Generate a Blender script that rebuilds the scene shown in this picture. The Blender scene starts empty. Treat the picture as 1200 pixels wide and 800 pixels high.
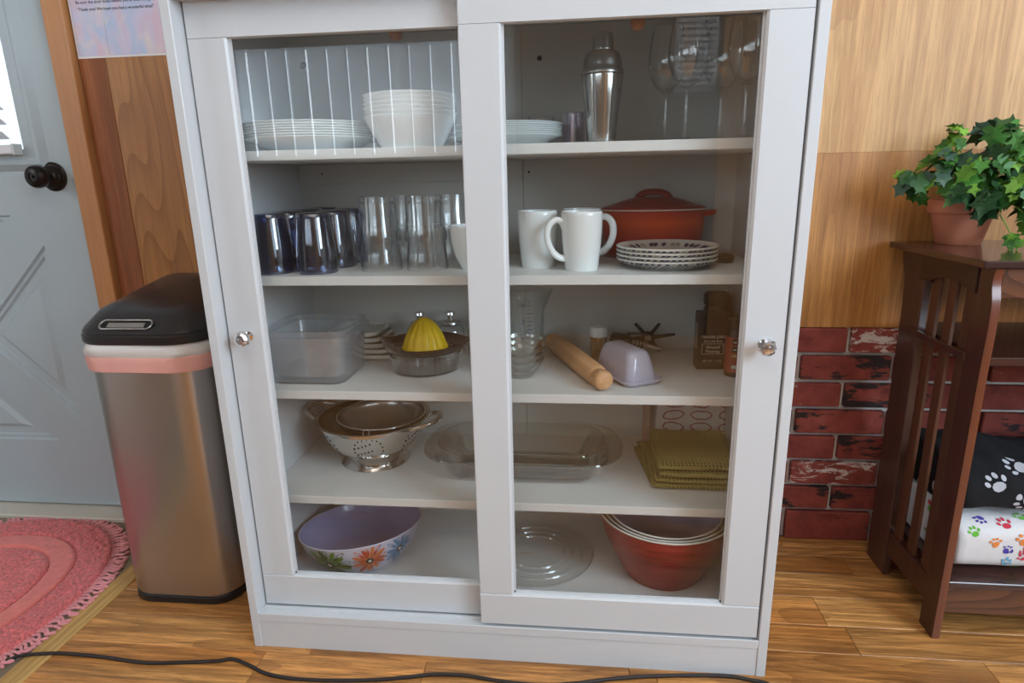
import bpy, bmesh, math, random
from mathutils import Vector, Matrix, Euler, noise
random.seed(7)
PI = math.pi
scene = bpy.context.scene
col = scene.collection

# ------------------------------------------------------------------ camera
cam_d = bpy.data.cameras.new('camera')
cam = bpy.data.objects.new('camera', cam_d)
col.objects.link(cam)
YAW, PITCH, ROLL = -0.1087, -0.2586, -0.0215
fw = Vector((math.sin(YAW)*math.cos(PITCH), math.cos(YAW)*math.cos(PITCH), math.sin(PITCH)))
rt = Vector((math.cos(YAW), -math.sin(YAW), 0))
up = rt.cross(fw)
rt2 = rt*math.cos(ROLL)+up*math.sin(ROLL)
up2 = -rt*math.sin(ROLL)+up*math.cos(ROLL)
mw = Matrix((rt2, up2, -fw)).transposed().to_4x4()
mw.translation = Vector((0.6486, -1.0004, 0.9109))
cam.matrix_world = mw
cam_d.sensor_width = 36
cam_d.lens = 21.82
cam_d.clip_start = 0.02
scene.camera = cam

# ------------------------------------------------------------------ world and light
w = bpy.data.worlds.new('sky_light')
scene.world = w
w.use_nodes = True
w.node_tree.nodes['Background'].inputs[0].default_value = (0.80, 0.90, 1.0, 1)
w.node_tree.nodes['Background'].inputs[1].default_value = 1.0


def area(name, loc, target, sx, sy, power, color):
    d = bpy.data.lights.new(name, 'AREA')
    d.shape = 'RECTANGLE'
    d.size, d.size_y, d.energy, d.color = sx, sy, power, color
    o = bpy.data.objects.new(name, d)
    col.objects.link(o)
    o.location = loc
    o.rotation_euler = (Vector(target)-Vector(loc)).to_track_quat('-Z', 'Y').to_euler()
    return o


area('right_window_daylight', (2.70, -1.25, 1.55), (0.6, 0.0, 0.75), 1.5, 1.15, 58, (0.68, 0.84, 1.0))
area('back_fill', (2.20, -2.45, 1.45), (0.75, 0.2, 0.65), 0.8, 1.2, 6, (0.70, 0.86, 1.0))  # added fill for the cabinet front, from an unseen source
area('blind_fill', (-0.70, -2.585, 1.345), (-0.70, 0.0, 1.345), 1.9, 0.57, 20, (0.76, 0.89, 1.0))  # added light behind the blind, brightens the glass reflection and cabinet front
area('left_fill', (-2.05, -1.2, 1.45), (-0.3, 0.3, 0.45), 0.8, 1.0, 7.5, (0.84, 0.92, 1.0))  # added unseen fill for the door, trash can and left floor
area('ceiling_fill', (0.7, -1.3, 2.32), (0.7, -1.3, 0), 1.4, 1.2, 8, (1.0, 0.95, 0.88))  # added soft fill under the ceiling, no lamp modelled

scene.view_settings.view_transform = 'Standard'
scene.view_settings.look = 'None'
scene.view_settings.gamma = 1
scene.view_settings.use_curve_mapping = False
scene.view_settings.exposure = 0.45
try:
    scene.cycles.transparent_max_bounces = 64
    scene.cycles.max_bounces = 12
    scene.cycles.transmission_bounces = 12
except Exception:
    pass


# ------------------------------------------------------------------ materials
def L(r, g, b):
    def f(c):
        c /= 255.0
        return c/12.92 if c <= 0.04045 else ((c+0.055)/1.055)**2.4
    return (f(r), f(g), f(b), 1)


class NT:
    def __init__(s, name):
        s.m = bpy.data.materials.new(name)
        s.m.use_nodes = True
        s.t = s.m.node_tree
        s.b = s.t.nodes['Principled BSDF']
        s.out = s.t.nodes['Material Output']

    def n(s, typ, **kw):
        x = s.t.nodes.new(typ)
        for k, v in kw.items():
            setattr(x, k, v)
        return x

    def l(s, a, b):
        s.t.links.new(a, b)

    def val(s, sock, v):
        sock.default_value = v

    def ramp(s, fac, stops):
        r = s.n('ShaderNodeValToRGB')
        e = r.color_ramp.elements
        while len(e) < len(stops):
            e.new(0.5)
        for i, (p, c) in enumerate(stops):
            e[i].position = p
            e[i].color = c
        s.l(fac, r.inputs[0])
        return r.outputs[0]

    def coords(s, scale=(1, 1, 1), rnd=False):
        tc = s.n('ShaderNodeTexCoord')
        mp = s.n('ShaderNodeMapping')
        s.l(tc.outputs['Object'], mp.inputs['Vector'])
        mp.inputs['Scale'].default_value = scale
        if rnd:
            oi = s.n('ShaderNodeObjectInfo')
            mu = s.n('ShaderNodeVectorMath', operation='SCALE')
            cb = s.n('ShaderNodeCombineXYZ')
            for i in range(3):
                cb.inputs[i].default_value = (17.3, 31.7, 23.1)[i]
            s.l(cb.outputs[0], mu.inputs[0])
            s.l(oi.outputs['Random'], mu.inputs['Scale'])
            s.l(mu.outputs[0], mp.inputs['Location'])
        return mp.outputs[0]

    def noise(s, vec, scale, detail=4, rough=0.55, dist=0):
        x = s.n('ShaderNodeTexNoise')
        s.l(vec, x.inputs['Vector'])
        x.inputs['Scale'].default_value = scale
        x.inputs['Detail'].default_value = detail
        x.inputs['Roughness'].default_value = rough
        x.inputs['Distortion'].default_value = dist
        return x.outputs['Fac']

    def math(s, op, a, b):
        x = s.n('ShaderNodeMath', operation=op)
        for i, v in enumerate((a, b)):
            if isinstance(v, (int, float)):
                x.inputs[i].default_value = v
            else:
                s.l(v, x.inputs[i])
        return x.outputs[0]

    def mix(s, fac, a, b, mode='MIX'):
        x = s.n('ShaderNodeMix', data_type='RGBA', blend_type=mode)
        for sock, v in ((x.inputs[0], fac), (x.inputs[6], a), (x.inputs[7], b)):
            if isinstance(v, (int, float)):
                sock.default_value = v
            elif isinstance(v, tuple):
                sock.default_value = v
            else:
                s.l(v, sock)
        return x.outputs[2]

    def bump(s, h, strength=0.2, dist=0.002):
        x = s.n('ShaderNodeBump')
        x.inputs['Strength'].default_value = strength
        x.inputs['Distance'].default_value = dist
        s.l(h, x.inputs['Height'])
        s.l(x.outputs[0], s.b.inputs['Normal'])


def plain(name, c, rough=0.5, metal=0.0, var=0.04, vscale=6, coat=0.0, spec=0.5, bump=0.0, bscale=200):
    t = NT(name)
    v = t.coords()
    f = t.noise(v, vscale, 3)
    lo = tuple(max(0, x*(1-var)) for x in c[:3])+(1,)
    hi = tuple(min(1, x*(1+var)) for x in c[:3])+(1,)
    t.l(t.ramp(f, [(0.3, lo), (0.7, hi)]), t.b.inputs['Base Color'])
    t.b.inputs['Roughness'].default_value = rough
    t.b.inputs['Metallic'].default_value = metal
    t.b.inputs['Coat Weight'].default_value = coat
    t.b.inputs['Specular IOR Level'].default_value = spec
    if bump:
        t.bump(t.noise(t.coords(), bscale, 3), bump, 0.001)
    return t.m


def wood(name, dark, mid, light, axis='Z', bands=14, stretch=0.07, rough=0.45, rnd=False, distort=3.0, fibre=0.35,
         objvar=0.0, coat=0.0, ring=0.5, bmp=0.15, streak=0.0):
    t = NT(name)
    sc = [1.0, 1.0, 1.0]
    sc['XYZ'.index(axis)] = stretch
    v = t.coords(tuple(sc), rnd)
    big = t.noise(v, bands*0.35, 2, 0.45, 0.4)
    saw = t.math('FRACT', t.math('MULTIPLY', big, bands*distort*0.5), 0)
    saw = t.math('POWER', saw, 2.2)
    sc2 = [1.0, 1.0, 1.0]
    sc2['XYZ'.index(axis)] = stretch*0.35
    v2 = t.coords(tuple(sc2), rnd)
    fib = t.noise(v2, 75, 6, 0.72)
    pores = t.noise(v2, 320, 3, 0.6)
    patch = t.noise(v, 6, 4, 0.6)
    c = t.ramp(patch, [(0.32, mid), (0.68, light)])
    c = t.mix(t.math('MULTIPLY', saw, ring), c, dark)
    f2 = t.math('MULTIPLY', t.ramp(fib, [(0.44, (1, 1, 1, 1)), (0.60, (0, 0, 0, 1))]), fibre)
    c = t.mix(f2, c, dark)
    f3 = t.math('MULTIPLY', t.ramp(pores, [(0.36, (1, 1, 1, 1)), (0.46, (0, 0, 0, 1))]), fibre*0.8)
    c = t.mix(f3, c, dark)
    if streak:
        st_ = t.noise(v, 16, 5, 0.7, 0.5)
        k = t.math('MULTIPLY', t.ramp(st_, [(0.52, (0, 0, 0, 1)), (0.64, (1, 1, 1, 1))]), streak)
        c = t.mix(k, c, tuple(x*0.45 for x in dark[:3])+(1,))
    if objvar:
        oi = t.n('ShaderNodeObjectInfo')
        hs = t.n('ShaderNodeHueSaturation')
        t.l(c, hs.inputs['Color'])
        t.l(t.math('ADD', t.math('MULTIPLY', oi.outputs['Random'], objvar), 1-objvar*0.5), hs.inputs['Value'])
        c = hs.outputs[0]
    t.l(c, t.b.inputs['Base Color'])
    t.b.inputs['Roughness'].default_value = rough
    t.b.inputs['Coat Weight'].default_value = coat
    t.bump(fib, bmp, 0.001)
    return t.m


def glassy(name, face=(0.97, 0.985, 0.98, 1), edge=(0.55, 0.62, 0.62, 1), refl=1.0, edge_pos=0.75, f0=0.04, rough=0.0, haze=0.0, hcol=(0.8, 0.85, 0.9, 1)):
    """thin clear glass: tinted transparency that deepens at grazing angles, with Fresnel reflections"""
    t = NT(name)
    t.t.nodes.remove(t.b)
    lw = t.n('ShaderNodeLayerWeight')
    lw.inputs['Blend'].default_value = 0.5
    fac = lw.outputs['Facing']
    tr = t.n('ShaderNodeBsdfTransparent')
    t.l(t.ramp(fac, [(0.0, face), (edge_pos*0.6, face), (1.0, edge)]), tr.inputs[0])
    gl = t.n('ShaderNodeBsdfGlossy')
    gl.inputs['Roughness'].default_value = rough
    gl.inputs['Color'].default_value = (1, 1, 1, 1)
    p = t.math('POWER', fac, 4.0)
    k = t.math('MULTIPLY', t.math('ADD', t.math('MULTIPLY', p, 1-f0), f0), refl)
    mx = t.n('ShaderNodeMixShader')
    t.l(k, mx.inputs[0])
    base = tr.outputs[0]
    if haze:
        df = t.n('ShaderNodeBsdfDiffuse')
        df.inputs[0].default_value = hcol
        tl = t.n('ShaderNodeBsdfTranslucent')
        tl.inputs[0].default_value = hcol
        m0 = t.n('ShaderNodeMixShader')
        m0.inputs[0].default_value = 0.5
        t.l(df.outputs[0], m0.inputs[1])
        t.l(tl.outputs[0], m0.inputs[2])
        m2 = t.n('ShaderNodeMixShader')
        m2.inputs[0].default_value = haze
        t.l(base, m2.inputs[1])
        t.l(m0.outputs[0], m2.inputs[2])
        base = m2.outputs[0]
    t.l(base, mx.inputs[1])
    t.l(gl.outputs[0], mx.inputs[2])
    t.l(mx.outputs[0], t.out.inputs['Surface'])
    return t.m


M = {}
M['white'] = plain('white_lacquer', L(210, 212, 214), 0.38, var=0.012)
M['interior'] = plain('white_interior_board', L(222, 221, 217), 0.45, var=0.02)
M['backboard'] = plain('back_board', L(214, 213, 207), 0.6, var=0.03)
M['dark_gap'] = plain('black_hole', L(14, 13, 12), 0.8)
M['pane'] = glassy('door_glass', (0.985, 0.99, 0.986, 1), (0.88, 0.92, 0.90, 1), 1.0, f0=0.042)
M['clear'] = glassy('clear_drinking_glass', (0.985, 0.99, 0.99, 1), (0.50, 0.56, 0.58, 1), 1.5, 0.8, f0=0.05)
M['thickclear'] = glassy('thick_clear_glass', (0.985, 0.992, 0.985, 1), (0.10, 0.14, 0.13, 1), 1.5, 0.72, f0=0.05)
M['smoke'] = glassy('smoked_blue_glass', (0.42, 0.50, 0.66, 1), (0.09, 0.11, 0.18, 1), 2.0, 0.7, f0=0.07)
M['glitter'] = glassy('lilac_textured_glass', (0.90, 0.86, 0.91, 1), (0.35, 0.31, 0.38, 1), 1.8, 0.7, f0=0.14, rough=0.15)
M['smokeplastic'] = glassy('dark_translucent_plastic', (0.34, 0.27, 0.30, 1), (0.06, 0.045, 0.055, 1), 1.3, 0.7)
M['tub'] = glassy('frosted_clear_plastic', (0.985, 0.99, 0.995, 1), (0.74, 0.77, 0.80, 1), 1.0, 0.8, rough=0.12, haze=0.10, hcol=(0.97, 0.98, 1.0, 1))
M['china'] = plain('white_china', L(232, 236, 234), 0.18, var=0.01, coat=0.3)
M['chinaline'] = plain('china_rim', L(214, 220, 220), 0.2, var=0.01)
M['cream'] = plain('cream_ceramic', L(226, 222, 212), 0.2, var=0.01)
M['mug'] = plain('white_stoneware', L(236, 238, 236), 0.15, var=0.01, coat=0.3)
M['steel'] = plain('polished_steel', (0.62, 0.60, 0.57, 1), 0.13, 1.0, var=0.05, vscale=30)
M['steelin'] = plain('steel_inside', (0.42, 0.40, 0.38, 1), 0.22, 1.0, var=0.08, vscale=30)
M['steeldark'] = plain('worn_steel', (0.50, 0.48, 0.45, 1), 0.3, 1.0, var=0.1, vscale=30)
M['chrome'] = plain('chrome', (0.8, 0.8, 0.8, 1), 0.06, 1.0, var=0.01)
M['holes'] = plain('punched_hole_dark', L(18, 16, 15), 0.7)
M['black'] = plain('black_plastic', L(28, 26, 27), 0.32, var=0.06)
M['blackmatt'] = plain('black_iron', L(9, 9, 10), 0.55, var=0.06)
M['lid'] = plain('black_bin_lid', L(38, 35, 36), 0.3, var=0.05, bump=0.08, bscale=600)
M['cable'] = plain('dark_cable_rubber', L(40, 34, 33), 0.5, var=0.05)
M['linerw'] = plain('white_bin_bag', L(226, 220, 214), 0.35, var=0.03)
M['linerp'] = plain('pink_bin_bag_band', L(236, 172, 160), 0.4, var=0.05)
M['yellow'] = plain('yellow_plastic', L(236, 196, 26), 0.35, var=0.03)
M['lilac'] = plain('lilac_ceramic', L(186, 182, 198), 0.15, var=0.02, coat=0.4)
M['lav'] = plain('lavender_melamine', L(156, 152, 190), 0.22, var=0.02, coat=0.2)
M['lavout'] = plain('pale_lavender_melamine', L(204, 200, 216), 0.25, var=0.02)
M['green'] = plain('green_print', L(92, 138, 46), 0.4)
M['greend'] = plain('dark_green_print', L(52, 84, 34), 0.4)
M['orange'] = plain('orange_print', L(222, 120, 62), 0.4)
M['oranged'] = plain('red_orange_print', L(200, 74, 44), 0.4)
M['teal'] = plain('blue_print', L(70, 130, 170), 0.4)
M['darkprint'] = plain('dark_print', L(48, 40, 36), 0.4)
M['navy'] = plain('navy_print', L(34, 38, 78), 0.3)
M['greyprint'] = plain('sage_print', L(150, 160, 152), 0.3)
M['cap_white'] = plain('white_plastic_cap', L(222, 220, 214), 0.4)
M['tooth'] = plain('toothpick_wood', L(196, 148, 90), 0.6, var=0.15, vscale=60)
M['terra'] = plain('terracotta', L(196, 122, 92), 0.8, var=0.10, vscale=14, bump=0.1, bscale=150)
M['soil'] = plain('dark_soil', L(40, 30, 24), 0.95, var=0.3, vscale=60)
M['stem'] = plain('ivy_stem', L(120, 150, 62), 0.6, var=0.15)
M['doorblue'] = plain('grey_blue_door_paint', L(180, 193, 198), 0.45, var=0.02)
M['bronze'] = plain('dark_bronze', L(46, 40, 38), 0.28, 0.75, var=0.1)
M['blind'] = plain('white_blind_slat', L(232, 232, 236), 0.4, var=0.01)
M['mortar'] = plain('grey_mortar', L(206, 202, 196), 0.95, var=0.10, vscale=40, bump=0.3, bscale=180)
M['ceil'] = plain('white_ceiling', L(236, 234, 228), 0.9, var=0.02)
M['plaster'] = plain('pale_wall_paint', L(206, 208, 206), 0.8, var=0.03)
M['brownwall'] = plain('dark_brown_wall', L(138, 122, 108), 0.7, var=0.06)
M['threshold'] = plain('pale_threshold', L(206, 198, 184), 0.6, var=0.04)
M['ink'] = plain('dark_ink', L(44, 40, 66), 0.7)
M['whiteink'] = plain('white_print', L(214, 208, 198), 0.6)
M['paper'] = plain('white_paper', L(240, 234, 232), 0.7, var=0.01)
M['box'] = plain('dark_brown_carton', L(40, 28, 26), 0.45, var=0.08)
M['boxside'] = plain('carton_side_label', L(150, 140, 122), 0.5, var=0.1)
M['spicered'] = plain('red_spice_label', L(150, 58, 48), 0.4, var=0.1)
M['cork'] = plain('cork_brown', L(104, 76, 60), 0.6)
M['vinyl'] = plain('grey_brown_vinyl', L(136, 122, 100), 0.6, var=0.15, vscale=18)
M['frost'] = glassy('frosted_measure', (0.93, 0.94, 0.93, 1), (0.55, 0.57, 0.56, 1), 1.0, 0.7, haze=0.10)
M['crystal'] = glassy('cut_crystal', (0.62, 0.62, 0.66, 1), (0.18, 0.16, 0.17, 1), 2.2, 0.6, f0=0.22)



def mat_sheer():
    t = NT('sheer_blind_fabric')
    t.t.nodes.remove(t.b)
    d = t.n('ShaderNodeBsdfDiffuse')
    d.inputs[0].default_value = (0.8, 0.8, 0.8, 1)
    tl = t.n('ShaderNodeBsdfTranslucent')
    tl.inputs[0].default_value = (0.8, 0.82, 0.84, 1)
    mx = t.n('ShaderNodeMixShader')
    mx.inputs[0].default_value = 0.55
    t.l(d.outputs[0], mx.inputs[1])
    t.l(tl.outputs[0], mx.inputs[2])
    t.l(mx.outputs[0], t.out.inputs['Surface'])
    return t.m


M['sheer'] = mat_sheer()
# woods
M['ply'] = wood('oak_plywood_panel', L(154, 102, 52), L(212, 160, 100), L(232, 186, 128), 'Z', 7, 0.10, 0.5, True, 4.0, 0.42, ring=0.28)
M['plylow'] = wood('amber_oak_plywood_panel', L(132, 78, 34), L(198, 136, 70), L(216, 156, 88), 'Z', 7, 0.10, 0.45, True, 6.0, 0.40, ring=0.32)
M['plyleft'] = wood('amber_plywood_panel', L(122, 68, 26), L(182, 122, 62), L(200, 142, 80), 'Z', 9, 0.11, 0.45, True, 9.0, 0.24, ring=0.52)
M['cedar'] = wood('red_cedar_board', L(104, 52, 22), L(160, 92, 46), L(178, 108, 58), 'Z', 8, 0.10, 0.6, True, 2.0, 0.45, ring=0.3)
M['trim'] = wood('fir_door_casing', L(158, 98, 50), L(200, 138, 84), L(214, 154, 98), 'Z', 6, 0.05, 0.45, True, 2.0, 0.3, ring=0.3)
M['plank'] = wood('rustic_floor_plank', L(102, 60, 26), L(222, 146, 74), L(236, 176, 104), 'X', 12, 0.13, 0.45, True, 3.0, 0.55, objvar=0.42, coat=0.08, ring=0.38, streak=0.35)
M['strip'] = wood('oak_transition_strip', L(150, 106, 48), L(208, 164, 94), L(222, 180, 112), 'Y', 8, 0.06, 0.45, True, 2.0, 0.5, ring=0.3)
M['cherry'] = wood('dark_cherry_wood', L(40, 22, 19), L(66, 38, 32), L(80, 47, 39), 'Z', 8, 0.06, 0.28, True, 2.0, 0.35, coat=0.25)
M['cherryx'] = wood('dark_cherry_wood_across', L(40, 22, 20), L(68, 40, 35), L(84, 51, 43), 'X', 8, 0.06, 0.20, True, 2.0, 0.35, coat=0.4)
M['cherryf'] = wood('lit_cherry_leg_front', L(76, 38, 22), L(118, 62, 40), L(134, 76, 50), 'Z', 8, 0.06, 0.3, True, 2.0, 0.35, coat=0.2)  # redder, lighter than the leg's side: light on the front face put into colour
M['slat'] = wood('brown_cherry_slat', L(44, 23, 13), L(86, 48, 27), L(100, 58, 33), 'Z', 8, 0.06, 0.5, True, 2.0, 0.35)
M['cherryb'] = wood('sheen_cherry_rear_leg', L(52, 32, 26), L(84, 54, 44), L(98, 65, 54), 'Z', 8, 0.06, 0.34, True, 2.0, 0.35, coat=0.2)  # lighter than the front leg, its reflected sheen painted into the colour
M['apronside'] = wood('dark_figured_cherry', L(30, 16, 11), L(60, 33, 22), L(78, 45, 30), 'Y', 12, 0.16, 0.4, True, 5.0, 0.2, ring=0.6)
M['apron'] = wood('figured_cherry', L(44, 23, 14), L(96, 56, 34), L(120, 74, 46), 'X', 12, 0.16, 0.3, True, 5.0, 0.2, coat=0.2, ring=0.7)
M['beech'] = wood('beech_rolling_pin', L(170, 118, 78), L(212, 162, 116), L(224, 178, 134), 'X', 7, 0.05, 0.5, True, 2.0, 0.35, ring=0.2)
M['peg'] = wood('turned_wood_peg', L(130, 78, 46), L(172, 116, 78), L(190, 134, 92), 'Z', 7, 0.1, 0.4, True, 2.0, 0.4)


def mat_can():
    t = NT('brushed_steel_bin')
    v = t.coords((1, 1, 1))
    f = t.noise(v, 5, 2)
    t.l(t.ramp(f, [(0.3, (0.50, 0.48, 0.46, 1)), (0.7, (0.55, 0.525, 0.50, 1))]), t.b.inputs['Base Color'])
    t.b.inputs['Metallic'].default_value = 1
    t.b.inputs['Roughness'].default_value = 0.30
    t.b.inputs['Anisotropic'].default_value = 0.85
    t.b.inputs['Anisotropic Rotation'].default_value = 0.25
    tg = t.n('ShaderNodeTangent', direction_type='RADIAL', axis='Z')
    t.l(tg.outputs[0], t.b.inputs['Tangent'])
    return t.m


M['can'] = mat_can()


def mat_brick(name, white, black, seed):
    t = NT(name)
    v = t.coords((1, 1, 1), True)
    vs = t.coords((0.45, 1, 1.3), True)
    base = t.ramp(t.noise(v, 24, 4), [(0.3, L(120, 50, 42)), (0.55, L(146, 66, 54)), (0.75, L(162, 82, 66))])
    blk = t.ramp(t.noise(vs, 22, 6, 0.7), [(0.56-black, (0, 0, 0, 1)), (0.60-black, (1, 1, 1, 1))])
    wht = t.ramp(t.noise(vs, 34, 7, 0.75, 0.6), [(0.62-white, (0, 0, 0, 1)), (0.66-white, (1, 1, 1, 1))])
    oi = t.n('ShaderNodeObjectInfo')
    c = t.mix(blk, base, L(44, 34, 34)) if black > -0.2 else base
    c = t.mix(wht, c, L(214, 198, 188)) if white > -0.2 else c
    t.l(c, t.b.inputs['Base Color'])
    t.b.inputs['Roughness'].default_value = 0.75
    t.bump(t.noise(v, 90, 5), 0.35, 0.002)
    return t.m


M['brick0'] = mat_brick('red_brick', -0.04, -0.09, 0)
M['brick1'] = mat_brick('whitewashed_brick', 0.10, -0.3, 1)
M['brick2'] = mat_brick('scorched_brick', -0.3, 0.04, 2)
M['brick3'] = mat_brick('flecked_brick', 0.04, -0.3, 3)


def mat_casserole():
    t = NT('flame_enamel')
    tc = t.n('ShaderNodeTexCoord')
    sp = t.n('ShaderNodeSeparateXYZ')
    t.l(tc.outputs['Object'], sp.inputs[0])
    # enamel shading of the ware itself: orange band at mid height, deep red at foot and lid
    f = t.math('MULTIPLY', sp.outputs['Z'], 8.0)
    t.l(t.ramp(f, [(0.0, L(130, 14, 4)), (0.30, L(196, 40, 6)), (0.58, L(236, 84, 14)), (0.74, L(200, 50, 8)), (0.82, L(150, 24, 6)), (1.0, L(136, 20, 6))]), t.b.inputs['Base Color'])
    t.b.inputs['Roughness'].default_value = 0.28
    t.b.inputs['Specular IOR Level'].default_value = 0.35
    return t.m


M['casserole'] = mat_casserole()


def mat_redbowl():
    t = NT('red_melamine')
    v = t.coords((1, 1, 14))
    f = t.noise(v, 10, 5, 0.6)
    t.l(t.ramp(f, [(0.3, L(120, 12, 22)), (0.55, L(154, 22, 32)), (0.75, L(172, 38, 44))]), t.b.inputs['Base Color'])
    t.b.inputs['Roughness'].default_value = 0.3
    return t.m


M['redbowl'] = mat_redbowl()


def mat_waffle():
    t = NT('olive_waffle_cloth')
    tc = t.n('ShaderNodeTexCoord')
    vo = t.n('ShaderNodeTexVoronoi', feature='F1')
    vo.inputs['Randomness'].default_value = 0.12
    vo.inputs['Scale'].default_value = 135
    t.l(tc.outputs['Object'], vo.inputs['Vector'])
    d = vo.outputs['Distance']
    c = t.ramp(d, [(0.20, L(62, 52, 20)), (0.42, L(148, 136, 76))])
    t.l(c, t.b.inputs['Base Color'])
    t.b.inputs['Roughness'].default_value = 0.95
    t.bump(d, 0.5, 0.002)
    return t.m


M['waffle'] = mat_waffle()


def mat_fabric(name, c, bscale=900, var=0.08, sheen=0.25, nscale=60):
    t = NT(name)
    v = t.coords()
    f = t.noise(v, nscale, 4)
    lo = tuple(x*(1-var) for x in c[:3])+(1,)
    hi = tuple(min(1, x*(1+var)) for x in c[:3])+(1,)
    t.l(t.ramp(f, [(0.3, lo), (0.7, hi)]), t.b.inputs['Base Color'])
    t.b.inputs['Roughness'].default_value = 0.95
    t.b.inputs['Sheen Weight'].default_value = sheen
    t.bump(t.noise(v, bscale, 3), 0.4, 0.002)
    return t.m


M['fleecew'] = mat_fabric('white_fleece', L(232, 230, 230), var=0.02)
M['fleeceb'] = mat_fabric('black_fleece', L(13, 13, 17), var=0.2, sheen=0.0)
M['cottonw'] = mat_fabric('white_cotton', L(222, 214, 214), var=0.04)
M['cottonp'] = mat_fabric('patterned_cotton', L(188, 168, 160), var=0.15)
M['pileo'] = mat_fabric('dusky_red_pile', L(216, 110, 108), 500, 0.38, nscale=170)
M['pilel'] = mat_fabric('coral_pile', L(230, 124, 114), 500, 0.10)
M['pilec'] = mat_fabric('rose_pile', L(220, 114, 110), 500, 0.38, nscale=170)
M['fringe'] = mat_fabric('pink_fringe', L(228, 146, 148), 500, 0.15)
for nm, c in (('pawg', (110, 196, 60)), ('pawp', (76, 60, 170)), ('pawr', (214, 52, 80)), ('pawo', (240, 140, 60)), ('pawy', (238, 206, 60)), ('pawb', (110, 184, 222)), ('pawgrey', (196, 198, 206)), ('purple', (150, 48, 92))):
    M[nm] = mat_fabric(nm+'_print', L(*c), var=0.05)


def mat_poster():
    t = NT('pastel_watercolour_sheet')
    v = t.coords((1, 1, 0.55))
    a = t.noise(v, 16, 3, 0.5, 0.8)
    b = t.noise(t.coords((1, 1, 0.7)), 23, 3, 0.5, 0.8)
    c1 = t.ramp(a, [(0.36, L(176, 194, 222)), (0.5, L(204, 194, 216)), (0.64, L(216, 186, 200))])
    c2 = t.ramp(b, [(0.5, (0, 0, 0, 1)), (0.72, (1, 1, 1, 1))])
    t.l(t.mix(c2, c1, L(222, 208, 206)), t.b.inputs['Base Color'])
    t.b.inputs['Roughness'].default_value = 0.35
    return t.m


M['poster'] = mat_poster()


def mat_leaf(name, c, c2, rough=0.4):
    t = NT(name)
    v = t.coords((1, 1, 1), True)
    f = t.noise(v, 45, 3)
    t.l(t.ramp(f, [(0.3, c), (0.7, c2)]), t.b.inputs['Base Color'])
    t.b.inputs['Roughness'].default_value = rough
    return t.m


M['leaf0'] = mat_leaf('dark_ivy_leaf', L(44, 84, 50), L(66, 112, 62))
M['leaf1'] = mat_leaf('mid_ivy_leaf', L(74, 136, 58), L(104, 168, 78))
M['leaf2'] = mat_leaf('bright_ivy_leaf', L(124, 180, 60), L(154, 204, 84))
M['leaf3'] = mat_leaf('bluish_ivy_leaf', L(84, 122, 100), L(118, 152, 130), 0.3)


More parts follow.
